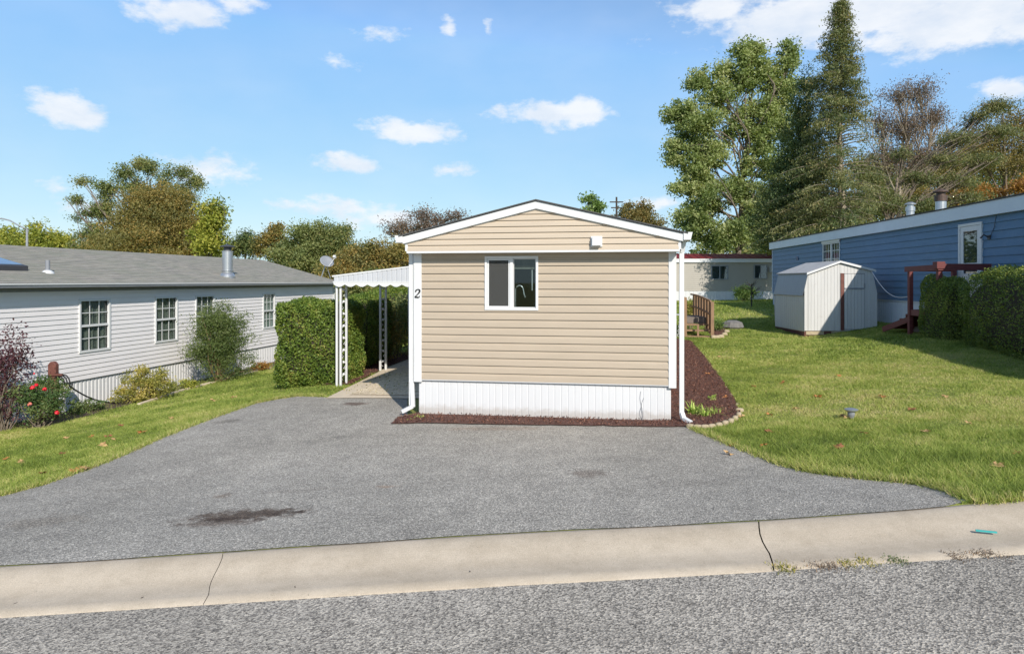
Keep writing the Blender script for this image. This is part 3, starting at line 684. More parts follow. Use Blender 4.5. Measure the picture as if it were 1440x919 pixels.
for a, b in ((WU0 + .03, mid), (mid, WU1 - .03)):
    mb = MB(H)
    for i in range(7): zz = WZ1 - .045 - i * .018; mb.add([(a, .035, zz), (b, .035, zz), (b, .055, zz - .006), (a, .055, zz - .006), (a, .035, zz - .002), (b, .035, zz - .002), (b, .055, zz - .008), (a, .055, zz - .008)], [(0, 1, 2, 3), (7, 6, 5, 4), (0, 4, 5, 1)])
    mb.box(a, b, .033, .058, WZ1 - .185, WZ1 - .168); mb.build('blind', M['curtain'], win)
mb = MB(H); mb.tube([(1.765, .05, WZ1 - .2), (1.765, .055, WZ1 - .5)], .008, 8); mb.build('blind_wand', M['white'], win)
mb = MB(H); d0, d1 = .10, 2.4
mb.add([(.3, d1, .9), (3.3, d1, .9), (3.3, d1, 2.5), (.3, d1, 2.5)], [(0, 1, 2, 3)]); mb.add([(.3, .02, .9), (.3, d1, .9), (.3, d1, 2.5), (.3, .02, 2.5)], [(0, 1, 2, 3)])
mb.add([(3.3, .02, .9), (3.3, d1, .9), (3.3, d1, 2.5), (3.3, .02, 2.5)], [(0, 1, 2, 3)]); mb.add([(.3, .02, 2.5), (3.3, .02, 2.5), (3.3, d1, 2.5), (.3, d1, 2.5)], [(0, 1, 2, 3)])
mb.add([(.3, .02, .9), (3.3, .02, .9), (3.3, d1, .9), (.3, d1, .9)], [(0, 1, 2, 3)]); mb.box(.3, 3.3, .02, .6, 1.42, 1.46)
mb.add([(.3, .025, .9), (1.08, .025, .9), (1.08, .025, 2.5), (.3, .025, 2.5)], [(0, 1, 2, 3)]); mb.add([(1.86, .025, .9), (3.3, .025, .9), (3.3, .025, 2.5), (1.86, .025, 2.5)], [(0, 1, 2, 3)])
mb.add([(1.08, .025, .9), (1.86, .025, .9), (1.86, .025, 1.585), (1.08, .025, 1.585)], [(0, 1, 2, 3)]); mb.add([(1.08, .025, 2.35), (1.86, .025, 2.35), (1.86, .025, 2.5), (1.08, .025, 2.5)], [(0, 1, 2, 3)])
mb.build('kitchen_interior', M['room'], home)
# house number
path2 = [(.020, .092, .012), (.012, .098, .011), (.016, .112, .010), (.030, .124, .007), (.050, .126, .008), (.068, .116, .012), (.073, .098, .0135), (.066, .078, .011), (.046, .052, .007), (.024, .030, .006), (.010, .014, .008), (.016, .008, .010), (.040, .010, .011), (.060, .006, .010), (.076, .012, .007), (.082, .030, .004)]
mb = MB(H); seg = 10; vs = []
for i, (x, y, r_) in enumerate(path2):
    x0, y0, _ = path2[max(0, i - 1)]; x1, y1, _ = path2[min(len(path2) - 1, i + 1)]; L_ = math.hypot(x1 - x0, y1 - y0); nx_, ny_ = -(y1 - y0) / L_ * r_, (x1 - x0) / L_ * r_
    X = .004 + x + y * .12
    vs += [(X - nx_, -.034, 1.75 + y - ny_), (X + nx_, -.034, 1.75 + y + ny_), (X + nx_, -.027, 1.75 + y + ny_), (X - nx_, -.027, 1.75 + y - ny_)]
mb.add(vs, [(4 * i + k, 4 * i + (k + 1) % 4, 4 * i + 4 + (k + 1) % 4, 4 * i + 4 + k) for i in range(len(path2) - 1) for k in range(4)])
mb.build('house_number', M['black'], home)
# kitchen things inside
mb = MB(H); arc = [(1.50, .16, 1.46), (1.50, .16, 1.86)] + [(1.50 + .06 * (1 - math.cos(a)), .16, 1.86 + .075 * math.sin(a)) for a in [i * math.pi / 8 for i in range(1, 8)]] + [(1.632, .158, 1.80), (1.650, .155, 1.755)]
mb.tube(arc, [.010] * (len(arc) - 1) + [.013], 10)
tag(mb.build('kitchen_faucet', M['chrome'], smooth=True), 'chrome gooseneck kitchen tap seen through the right window pane', 'faucet')
mb = MB(H); mb.lathe((1.765, .18, 1.46), [(.03, 0), (.032, .10), (.03, .13), (.012, .15), (.011, .18), (.018, .185), (.018, .2)])
tag(mb.build('soap_bottle', M['glass2'], smooth=True), 'small clear soap bottle standing by the tap inside the window', 'bottle')

# ------------------------------------------------------------------ carport awning
cp = empty('carport', H(-1.3, 3.0), 'white metal carport awning with scalloped valance left of the tan home', 'carport')
CV0, CV1 = 3.0, 8.6; CU0, CU1 = -2.62, -.02
def cz(u): return 2.10 + (u - CU0) / (CU1 - CU0) * .30
mb = MB(H)
nP = 26
for i in range(nP):
    a = CU0 + (CU1 - CU0) * i / nP; b = CU0 + (CU1 - CU0) * (i + 1) / nP; g = (b - a) * .15
    mb.add([(a, CV0, 1.985), (a + g, CV0 - .012, 1.985), (b - g, CV0 - .012, 1.985), (b, CV0, 1.985), (a, CV0, cz(a) - .02), (a + g, CV0 - .012, cz(a) - .02), (b - g, CV0 - .012, cz(b) - .02), (b, CV0, cz(b) - .02)], [(0, 1, 5, 4), (1, 2, 6, 5), (2, 3, 7, 6)])
mb.build('front_panel', M['awning'], cp)
mb = MB(H); mb.add([(CU0 - .03, CV0 - .02, cz(CU0) - .02), (CU1, CV0 - .02, cz(CU1) - .02), (CU1, CV1, cz(CU1) - .02), (CU0 - .03, CV1, cz(CU0) - .02), (CU0 - .03, CV0 - .02, cz(CU0) + .01), (CU1, CV0 - .02, cz(CU1) + .01), (CU1, CV1, cz(CU1) + .01), (CU0 - .03, CV1, cz(CU0) + .01)],
       [(0, 3, 2, 1), (4, 5, 6, 7), (0, 1, 5, 4), (1, 2, 6, 5), (2, 3, 7, 6), (3, 0, 4, 7)]); mb.build('roof_sheet', M['white'], cp)
mb = MB(H); top = 1.99; vs = []; nS = 96; P_ = (CU1 - CU0) / 11
for i in range(nS + 1):
    u = CU0 + (CU1 - CU0) * i / nS; ph = ((u - CU0) / P_) % 1
    vs += [(u, CV0 - .014, top), (u, CV0 - .014, top - .055 - .05 * math.sin(math.pi * ph))]
mb.add(vs, [(2 * i, 2 * i + 1, 2 * i + 3, 2 * i + 2) for i in range(nS)]); mb.box(CU0 - .01, CU1, CV0 - .02, CV0 - .009, 1.975, 1.992)
val = mb.build('valance', M['white'], cp); sm_ = val.modifiers.new('solid', 'SOLIDIFY'); sm_.thickness = .004
mb = MB(H); mb.box(CU0, CU0 + .06, CV0, CV1, 1.93, 2.05); mb.build('beam', M['white'], cp)
def gz(u, v): p = H(u, v); return t1(p.x, p.y)
def scroll(mb, u0, v0, u1, v1, z0, z1, n):
    for i in range(n):
        za = z0 + (z1 - z0) * i / n; h = (z1 - z0) / n; cz_ = za + h / 2; pts = []
        for k in range(17):
            t = k / 16; a = t * math.pi * 2 * 1.0; w = .5 + .42 * math.sin(a) * (1 if i % 2 else -1); pts.append((u0 + (u1 - u0) * w, v0 + (v1 - v0) * w, za + h * t))
        mb.tube(pts, .006, 5)
        w = .5; mb.lathe((u0 + (u1 - u0) * w, v0 + (v1 - v0) * w, cz_ - .03), [(.004, 0), (.03, .02), (.03, .04), (.004, .06)], 6)
for (u, v, zt) in ((-2.50, 3.06, 2.0), (-2.50, 3.34, 2.0), (-2.58, 3.06, 2.05)):
    mb = MB(H); mb.box(u - .019, u + .019, v - .019, v + .019, gz(u, v) - .1, zt); mb.build('post', M['white'], cp)
mb = MB(H); scroll(mb, -2.5, 3.08, -2.5, 3.32, .0, 1.95, 8); mb.build('iron_scrollwork', M['white'], cp, smooth=True)
for (u, v) in ((-2.56, 5.45), (-2.46, 5.55), (-2.76, 8.2)):
    mb = MB(H); mb.box(u - .022, u + .022, v - .022, v + .022, gz(u, v) - .1, 2.02); mb.build('post', M['white'], cp)
mb = MB(H); scroll(mb, -2.56, 5.45, -2.46, 5.55, 0, 1.95, 8); mb.build('iron_scrollwork', M['white'], cp, smooth=True)

# ------------------------------------------------------------------ LEFT HOUSE
n_ = math.hypot(.1667, 1); ax = Vector((.1667, 1, 0)) / n_
Lh = Frame(.1667 * 8 - 12.02, 8.0, 0, .1667, 1)       # u along the wall away from the camera
def lu(px): Y = 11539.0 / (880 - px); return (Y - 8.0) * n_
LU1 = (28.0 - 8) * n_
lh = empty('grey_house', Lh(10, 0, -.8), 'long pale grey sided home with mossy shingle roof on the left', 'mobile home')
wins = [(110, 154), (217, 249), (274, 301), (369, 386)]
holes = [(lu(a) + .02, lu(b) - .02, .43, 1.58) for a, b in wins]
mb = MB(Lh); siding(mb, -3, LU1, -.175, 2.02, .105, .017, 0, holes, dutch=False); mb.build('wall', M['greysiding'], lh)
mb = MB(Lh); mb.box(LU1 - .02, LU1, .01, 6.5, -1, 2.0); mb.box(-3, -2.98, .01, 6.5, -1, 2.0); mb.box(-3, LU1, 6.45, 6.5, -1, 2.0)
mb.prism_u([(.02, 2.0), (3.25, 2.85), (6.5, 2.0)], LU1 - .03, LU1 - .005); mb.build('end_wall', M['greysiding'], lh)
mb = MB(Lh); mb.box(LU1 - .06, LU1 + .01, -.018, .03, -.2, 2.0); mb.build('corner_trim', M['white'], lh)
mb = MB(Lh); ribbed(mb, -3, LU1 - .02, -1.1, -.19, .11, .018, .04, .25); mb.box(-3, LU1 - .02, .042, .06, -1.1, -.18); mb.build('skirting', M['greyskirt'], lh)
mb = MB(Lh)
zEv, zRd, ov = 1.96, 2.89, .24
sl = (zRd - zEv) / (3.25 + ov)
nrow = 22
for side in (0, 1):
    for i in range(nrow):
        f0, f1 = i / nrow, (i + 1) / nrow; va = -ov + (3.25 + ov) * f0; vb = -ov + (3.25 + ov) * f1; za = zEv + (zRd - zEv) * f0; zb = zEv + (zRd - zEv) * f1
        if side: va, vb = 6.5 - va, 6.5 - vb
        mb.add([(-3.3, va, za + .012), (LU1 + .22, va, za + .012), (LU1 + .22, vb, zb), (-3.3, vb, zb), (-3.3, va, za - .01), (LU1 + .22, va, za - .01), (LU1 + .22, vb, zb - .02), (-3.3, vb, zb - .02)],
               [(0, 1, 2, 3), (0, 4, 5, 1), (4, 7, 6, 5), (1, 5, 6, 2), (0, 3, 7, 4)])
roof = mb.build('roof', M['shingle'], lh)
mb = MB(Lh); mb.box(-3.2, LU1 + .15, -ov, .0, 1.90, 1.925); mb.build('soffit', M['greymetal'], lh)
mb = MB(Lh); mb.prism_u([(-ov - .09, 1.95), (-ov - .075, 1.87), (-ov + .0, 1.86), (-ov + .0, 1.945)], -3.3, LU1 + .2); mb.build('gutter', M['greymetal'], lh)
mb = MB(Lh); mb.box(-3.3, LU1 + .2, -ov - .097, -ov - .085, 1.925, 1.952); mb.build('gutter_lip', M['white'], lh)
mb = MB(Lh); mb.box(-3.2, LU1, -.02, .0, 1.78, 1.9); mb.build('frieze', M['greymetal'], lh)
mb = MB(Lh); mb.bar((LU1 + .1, -ov - .05, 1.87), (LU1 + .1, -.02, 1.70), .07); mb.bar((LU1 + .1, .0, 1.72), (LU1 + .1, .0, -.7), .07); mb.build('downspout', M['white'], lh)
for i, (a, b) in enumerate(wins):
    u0, u1, z0, z1 = lu(a), lu(b), .41, 1.60
    mb = MB(Lh); ring(mb, u0, u1, z0, z1, .05, -.035, .02); w = mb.build('window', M['white'], lh, bevel=.003)
    zm = (z0 + z1) / 2
    mb = MB(Lh); mb.box(u0 + .05, u1 - .05, -.02, .03, zm - .025, zm + .025)
    for (lo, hi, v) in ((zm + .025, z1 - .05, -.005), (z0 + .05, zm - .025, .012)):
        for j in (1, 2):
            uu = u0 + .05 + (u1 - u0 - .1) * j / 3; mb.box(uu - .009, uu + .009, v, v + .008, lo, hi)
        mb.box(u0 + .05, u1 - .05, v - .001, v + .007, (lo + hi) / 2 - .009, (lo + hi) / 2 + .009)
    mb.build('grille', M['white'], w)
    mb = MB(Lh); mb.box(u0 + .04, u1 - .04, .022, .026, z0 + .04, z1 - .04); mb.build('pane', M['glass'], w)
    mb = MB(Lh); pts = []; n2_ = 40
    vs = []
    for k in range(n2_ + 1):
        t = k / n2_; uu = u0 + .02 + (u1 - u0 - .04) * t; vv = .055 + .012 * math.sin(t * 34 + i) + .006 * math.sin(t * 71); vs += [(uu, vv, z0), (uu, vv, z1)]
    mb.add(vs, [(2 * k, 2 * k + 2, 2 * k + 3, 2 * k + 1) for k in range(n2_)]); mb.build('curtain', M['lightcurtain' if i == 3 else 'curtain'], w)
rn = (Lh.f.cross(Lh.a * (3.25 + ov) + Vector((0, 0, zRd - zEv)))).normalized()
rp0 = Lh(0, -ov, zEv)
def onroof(px, py): return ray_plane(px, py, rp0, rn)
p = onroof(320, 389)
mb = MB(); mb.lathe((p.x, p.y, p.z - .1), [(.23, 0), (.23, .12), (.20, .17), (.16, .22), (.16, .27), (.19, .28), (.19, .30), (.155, .305), (.155, .86), (.165, .87), (.165, .90)], 24)
fl = mb.build('flue_pipe', M['metal'], lh, smooth=False)
mb = MB(); mb.lathe((p.x, p.y, p.z + .8), [(.11, 0), (.11, .12), (.23, .13), (.23, .15), (.06, .20), (.01, .22)], 20); mb.build('flue_cap', M['darkmetal'], fl)
p = onroof(67, 383)
mb = MB(); mb.tube([p - Vector((0, 0, .05)), p + Vector((0, 0, .27))], .045, 12); vp_ = mb.build('vent_pipe', M['greymetal'], lh, smooth=False)
mb = MB(); mb.lathe((p.x, p.y, p.z - .04), [(.13, 0), (.12, .05), (.06, .09)], 16); mb.build('vent_flashing', M['white'], vp_)
q = onroof(40, 381) - Lh.o; uq, vq = q.dot(Lh.f), q.dot(Lh.a)
def rz(v): return zEv + sl * (v + ov)
def roofbox(mb, u0, u1, v0, v1, h0, h1):
    mb.add([(u0, v0, rz(v0) + h0), (u1, v0, rz(v0) + h0), (u1, v1, rz(v1) + h0), (u0, v1, rz(v1) + h0), (u0, v0, rz(v0) + h1), (u1, v0, rz(v0) + h1), (u1, v1, rz(v1) + h1), (u0, v1, rz(v1) + h1)],
           [(0, 3, 2, 1), (4, 5, 6, 7), (0, 1, 5, 4), (1, 2, 6, 5), (2, 3, 7, 6), (3, 0, 4, 7)])
mb = MB(Lh); roofbox(mb, uq - 1.3, uq, vq, vq + .75, -.02, .11); sk = mb.build('skylight', M['darkmetal'], lh, bevel=.01)
mb = MB(Lh); roofbox(mb, uq - 1.24, uq - .07, vq + .07, vq + .69, .112, .122); mb.build('skylight_glass', simple('skylight blue glass', (.12, .17, .24), .08, .1, 2, spec=1.0), sk)
# satellite dish
p = onroof(452, 389.5)
d = empty('satellite_dish', p, 'small grey satellite dish mounted at the far end of the grey roof', 'satellite dish')
mb = MB(); c = at(460, 367, p.y - .1); aim = Vector((.55, -.62, .55)).normalized(); sx = aim.cross(Vector((0, 0, 1))).normalized(); sy = sx.cross(aim)
vs = [c - aim * .06]; fs = []
for r_i in range(1, 5):
    rr = .30 * r_i / 4
    for k in range(24):
        a = 2 * math.pi * k / 24; vs.append(c + sx * rr * math.cos(a) + sy * rr * .9 * math.sin(a) - aim * .06 * (1 - (r_i / 4) ** 2))
fs += [(0, 1 + k, 1 + (k + 1) % 24) for k in range(24)]
for r_i in range(3):
    fs += [(1 + r_i * 24 + k, 1 + r_i * 24 + (k + 1) % 24, 1 + (r_i + 1) * 24 + (k + 1) % 24, 1 + (r_i + 1) * 24 + k) for k in range(24)]
mb.add(vs, fs); o = mb.build('reflector', M['greymetal'], d, smooth=True); o.modifiers.new('s', 'SOLIDIFY').thickness = .012
mb = MB(); mb.tube([p, c - aim * .08 - Vector((0, 0, .02))], .025, 8); mb.tube([p + Vector((.35, .1, -.05)), c - aim * .08 + Vector((0, 0, -.12))], .015, 8); mb.build('mast', M['metal'], d)
mb = MB(); e = c + aim * .30 - sx * .24; mb.tube([c - sy * .26, e], .012, 6); mb.bar(e - aim * .05, e + aim * .07 - Vector((.08, 0, 0)), .10); mb.build('receiver_arm', M['white'], d)

# ------------------------------------------------------------------ BLUE HOUSE
nb = math.hypot(.0833, 1)
Bh = Frame(.0833 * 34.5 + 10.3, 34.5, 0, -.0833, -1)
def bu(px): Y = 9888.0 / (px - 800); return (34.5 - Y) * nb
BL = 27.5
bh = empty('blue_house', Bh(14, 0, .6), 'long blue lap sided home with wide pale fascia on the right', 'mobile home')
bwin = (bu(1158), bu(1182), 2.55, 3.50); bdoor = (bu(1350), bu(1383), 1.44, 3.48)
mb = MB(Bh); siding(mb, 0, BL, 1.40, 3.62, .2, .026, 0, [(bwin[0] + .03, bwin[1] - .03, bwin[2] + .03, bwin[3] - .03), (bdoor[0] + .03, bdoor[1] - .03, bdoor[2] - .1, bdoor[3] - .03)], dutch=False); mb.build('wall', M['blue'], bh)
mb = MB(Bh); mb.box(0, .03, .01, 4.2, .3, 3.8); mb.box(BL - .03, BL, .01, 4.2, .3, 3.8); mb.box(0, BL, 4.15, 4.2, .3, 3.8); mb.build('end_wall', M['blue'], bh)
mb = MB(Bh); ribbed(mb, .02, BL, .2, 1.395, .16, .012, .03, .2); mb.box(.02, BL, .035, .05, .2, 1.39); mb.box(0, BL, -.01, .03, 1.36, 1.40); mb.build('skirting', M['bluefascia'], bh)
mb = MB(Bh); mb.box(-.15, BL + .1, -.13, -.09, 3.60, 3.93); mb.box(-.15, BL + .1, -.13, .0, 3.595, 3.60); mb.build('fascia', M['bluefascia'], bh)
mb = MB(Bh); mb.prism_u([(-.16, 3.933), (-.16, 3.965), (2.1, 4.12), (4.4, 3.965), (4.4, 3.933), (2.1, 4.09)], -.2, BL + .15); mb.build('roof', M['darkshingle'], bh)
u0, u1, z0, z1 = bwin
mb = MB(Bh); ring(mb, u0, u1, z0, z1, .05, -.04, .02); mb.box(u0 - .04, u1 + .04, -.07, -.02, z1, z1 + .10); mb.box((u0 + u1) / 2 - .06, (u0 + u1) / 2 + .06, -.03, .01, z0 + .05, z1 - .05); w = mb.build('window', M['white'], bh)
mb = MB(Bh)
for s0, s1 in ((u0 + .05, (u0 + u1) / 2 - .06), ((u0 + u1) / 2 + .06, u1 - .05)):
    for j in (1, 2): uu = s0 + (s1 - s0) * j / 3; mb.box(uu - .012, uu + .012, -.015, -.005, z0 + .05, z1 - .05)
    for j in (1, 2): zz = z0 + (z1 - z0) * j / 3; mb.box(s0, s1, -.016, -.006, zz - .012, zz + .012)
mb.build('grille', M['white'], w)
mb = MB(Bh); mb.box(u0 + .04, u1 - .04, .012, .016, z0 + .04, z1 - .04); mb.build('pane', M['glass'], w)
mb = MB(Bh); mb.box(u0, u1, .1, .11, z0, z1); mb.build('curtain', M['curtain'], w)
u0, u1, z0, z1 = bdoor
mb = MB(Bh); ring(mb, u0, u1, z0, z1, .07, -.05, .02); dr = mb.build('door', M['white'], bh, bevel=.004)
mb = MB(Bh); ring(mb, u0 + .075, u1 - .075, z0 + .02, z1 - .075, .13, -.035, -.005); mb.box(u0 + .2, u1 - .2, -.035, -.005, z0 + .1, z0 + .75); mb.box(u0 + .2, u1 - .2, -.035, -.008, 2.40, 2.46); mb.build('storm_door', M['white'], dr, bevel=.004)
mb = MB(Bh); mb.box(u0 + .19, u1 - .19, -.02, -.015, z0 + .7, z1 - .2); mb.build('pane', M['glass2'], dr)
mb = MB(Bh); mb.box(u0 + .02, u1 - .02, .012, .03, z0 + .02, z1 - .02); mb.build('inner_panel', M['lightcurtain'], dr)
ul_ = bu(1393); mb = MB(Bh); mb.box(ul_ - .05, ul_ + .05, -.05, -.018, 3.02, 3.12); mb.tube([(ul_, -.05, 3.07), (ul_, -.16, 3.13), (ul_ - .06, -.2, 3.05)], .02, 6); mb.tube([(ul_ + .05, -.03, 3.1), (ul_ + .2, -.03, 3.3), (ul_ + .25, -.02, 3.58)], .007, 5); mb.build('porch_light', M['darkmetal'], bh)
uv = bu(1122); mb = MB(Bh); mb.box(uv - .14, uv + .14, -.035, -.012, 2.94, 3.1); mb.build('wall_vent', simple('blue vent', (.04, .08, .17), .5), bh)
for (px, ytop, ybot, r, off, mname, cap) in ((1280, 284, 303, .15, 1.6, 'metal', 'metal'), (1323, 266, 291, .18, 1.5, 'metal', 'darkmetal')):
    Y = 960 * (10.3 + off) / (px - 800); c = at(px, ybot, Y); zt = at(px, ytop, Y).z; h = zt - 4.0
    mb = MB(); mb.lathe((c.x, c.y, 3.98), [(r * 1.2, 0), (r * 1.2, .06), (r * .85, .1), (r * .85, h * .62)], 20); f = mb.build('flue', M[mname], bh)
    mb = MB(); mb.lathe((c.x, c.y, 3.98 + h * .6), [(r, 0), (r, h * .2), (r * .7, h * .21), (r * .7, h * .3), (r * 1.2, h * .31), (r * 1.2, h * .34), (r * .5, h * .42)], 20); mb.build('flue_cap', M['oldcap' if cap == 'darkmetal' else cap], f)
mb = MB(Bh); mb.box(-.01, .05, -.03, .02, 1.38, 3.6); mb.build('corner_trim', M['bluefascia'], bh)

# red deck and stairs
dk = empty('red_porch', (10.9, 17, .66), 'dark red wooden porch with railing and stairs below the blue home door', 'porch')
xw = lambda Y: .0833 * Y + 10.3 - .03
xo = 10.52
D0 = 16.62
mb = MB(); mb.add([(10.38, D0, 1.10), (xw(D0), D0, 1.10), (xw(18.1), 18.1, 1.10), (xo - .02, 18.1, 1.10), (10.38, D0, 1.25), (xw(D0), D0, 1.25), (xw(18.1), 18.1, 1.25), (xo - .02, 18.1, 1.25)], [(0, 3, 2, 1), (4, 5, 6, 7), (0, 1, 5, 4), (1, 2, 6, 5), (2, 3, 7, 6), (3, 0, 4, 7)]); mb.build('deck', M['redwood'], dk)
for (x, Y, zt) in ((xo, 18.03, 2.36), (10.42, 16.65, 2.40), (xw(D0) - .08, 16.65, 2.3), (xw(18) - .1, 18.03, 2.3)):
    mb = MB(); mb.box(x - .05, x + .05, Y - .05, Y + .05, t1(x, Y) - .1, zt); mb.build('post', M['redwood'], dk, bevel=.004)
mb = MB(); mb.bar((xo - .07, 18.15, 2.31), (10.35, 16.6, 2.33), .035, .14); mb.build('rail', M['redwood'], dk)
mb = MB(); mb.bar((10.34, 16.58, 2.34), (xw(D0) - .02, 16.58, 2.34), .04, .16); mb.build('rail', M['redwood'], dk)
mb = MB(); mb.box(10.30, 10.50, 16.54, 16.72, 2.30, 2.47); mb.build('post_cap', M['redwood'], dk, bevel=.004)
mb = MB(); mb.bar((xo, 18.1, 2.31), (xw(18) - .1, 18.1, 2.31), .035, .12); mb.build('rail', M['redwood'], dk)
for i in range(4):
    zz = 1.12 - .13 * (i + .5); Y0 = 18.12 + i * .29; zz = 1.25 - (i + 1) * .135; mb = MB(); mb.box(10.62, 11.55, Y0, Y0 + .30, zz - .04, zz); mb.box(10.62, 11.55, Y0 - .01, Y0 + .015, zz - .0, zz + .10); mb.build('step', M['redwood'], dk)
for x in (10.60, 11.56):
    mb = MB(); mb.bar((x, 18.08, 1.02), (x, 19.5, .62), .045, .15); mb.build('stringer', M['redwood'], dk)
p = G(1296, 466); mb = MB(); mb.lathe((p.x + .1, p.y - .1, p.z - .05), [(.30, 0), (.34, .08), (.30, .18), (.16, .23)], 9)
tag(mb.build('rock', M['rock']), 'grey boulder lying at the foot of the red porch post', 'rock')
# cord from shed to porch
pts = [at(1224, 379, 20.9)]
a_, b_ = Vector((11.22, 20.9, 2.36)), Vector((10.56, 18.05, 1.42))
a_ = at(1226, 382, 21.0); b_ = at(1281, 416, 18.05)
pts = [a_.lerp(b_, t / 14) - Vector((0, 0, .32 * math.sin(math.pi * t / 14))) for t in range(15)]
mb = MB(); mb.tube(pts, .009, 6); tag(mb.build('hanging_cord', M['white'], smooth=True), 'thin pale cord sagging from the shed to the red porch', 'cord')

# ------------------------------------------------------------------ SHED
SY = 21.6
S0 = at(1131, 466, SY)
Sf = Frame(S0.x, SY, S0.z, 1, -.03)
sw = (1232 - 1131) / F * SY; 
def sz(py): return (466 - py) * SY / F
shed = empty('garden_shed', Sf(sw / 2, 1, 0), 'white gambrel garden shed with rusty door hinge strip beside the blue home', 'shed')
prof = [(0, .02), (sw, .06), (sw, sz(413)), (sw - .17, sz(378)), (sw * .485, sz(368)), (.13, sz(382)), (-.04, sz(415))]
SD = 2.6
mb = MB(Sf)
# front made of ribbed vertical panels clipped to the gambrel outline
def gam(u):
    P = [(-.04, sz(415)), (.13, sz(382)), (sw * .485, sz(368)), (sw - .17, sz(378)), (sw, sz(413))]
    for (a, za), (b, zb) in zip(P, P[1:]):
        if a <= u <= b: return za + (zb - za) * (u - a) / (b - a)
    return P[0][1] if u < 0 else P[-1][1]
us = sorted(set([-.0] + [sw * i / 22 for i in range(23)] + [.13, sw * .485, sw - .17]))
vs = []; fs = []; pr = []
for i in range(len(us) - 1):
    a, b = us[i], us[i + 1]; g = min(.008, (b - a) * .2); pr += [(a + 1e-4, .0), (a + g, -.010), (b - g, -.010), (b - 1e-4, .0)]
for (u, w) in pr: vs += [(u, w, .03), (u, w, gam(u))]
mb.add(vs, [(2 * j, 2 * j + 2, 2 * j + 3, 2 * j + 1) for j in range(len(pr) - 1)])
mb.box(0.005, sw - .005, .012, .03, .02, sz(417)); mb.build('front_wall', M['shedwhite'], shed)
mb = MB(Sf); mb.box(0, .03, .03, SD, .0, sz(415)); mb.box(sw - .03, sw, .03, SD, .0, sz(415)); mb.prism([(u, z) for u, z in prof], SD - .03, SD)
mb.build('side_wall', M['shedwhite'], shed)
mb = MB(Sf)
for j in range(14): v0 = .05 + j * (SD - .1) / 14; mb.box(-.012, -.002, v0 + .012, v0 + (SD - .1) / 14 - .006, .02, sz(415))
mb.build('side_panel', M['shedwhite'], shed)
mb = MB(Sf)
def slope(u0, z0, u1, z1, v0, v1, t=.025, lift=0): mb.add([(u0, v0, z0), (u1, v0, z1), (u1, v0, z1 + t), (u0, v0, z0 + t), (u0, v1, z0), (u1, v1, z1), (u1, v1, z1 + t), (u0, v1, z0 + t)], [(0, 1, 2, 3), (7, 6, 5, 4), (0, 4, 5, 1), (3, 2, 6, 7), (0, 3, 7, 4), (1, 5, 6, 2)])
slope(-.05, sz(416), .12, sz(383), -.0, SD, .012); mb.build('lower_roof', M['shedmetal'], shed)
mb = MB(Sf); slope(sw - .16, sz(379), sw + .01, sz(414), 0, SD, .012); mb.build('lower_roof', M['shedmetal'], shed)
mb = MB(Sf); slope(.06, sz(384.5), sw * .485, sz(368) + .005, -.07, SD + .05, .03); slope(sw * .485, sz(368) + .005, sw - .08, sz(380), -.07, SD + .05, .03); mb.build('upper_roof', M['shedroof'], shed)
mb = MB(Sf); slope(.05, sz(385) - .03, sw * .485, sz(368) - .03, -.085, -.072, .06); slope(sw * .485, sz(368) - .03, sw - .07, sz(381) - .03, -.085, -.072, .06); mb.build('barge_board', M['white'], shed)
def su(px): return (px - 1131) / F * SY
du0, du1, dz0, dz1 = su(1186), su(1214), .08, sz(385)
mb = MB(Sf); 
nD = 6
for j in range(nD): a = du0 + (du1 - du0) * j / nD; b = du0 + (du1 - du0) * (j + 1) / nD; mb.box(a + .004, b - .004, -.030, -.012, dz0, dz1)
door = mb.build('door', M['shedwhite'], shed)
mb = MB(Sf); mb.box(su(1181), su(1185.5), -.034, -.012, .05, sz(384)); mb.build('hinge_post', M['rust'], shed)
mb = MB(Sf); mb.box(su(1186), su(1213), -.045, -.031, sz(406.5), sz(404.5)); mb.tube([(su(1213.5), -.045, sz(405)), (su(1213.5), -.045, sz(398))], .012, 6); mb.build('latch_bar', M['greymetal'], door)
mb = MB(Sf); mb.box(du0 - .01, du1 + .012, -.014, -.011, dz0 - .015, dz1 + .015); mb.build('door_gap', M['darkmetal'], door)
mb = MB(Sf); mb.box(-.0, .05, -.014, SD, -.35, .0); mb.box(.05, sw, .02, .09, -.3, .02); mb.box(.0, sw, .3, SD, -.3, -.02); mb.build('plinth', M['rust'], shed)
mb = MB(Sf); mb.box(.045, .6, -.03, .06, -.10, .012); mb.box(.85, 1.35, -.02, .06, -.09, .014); mb.build('sill_board', M['stone'], shed)

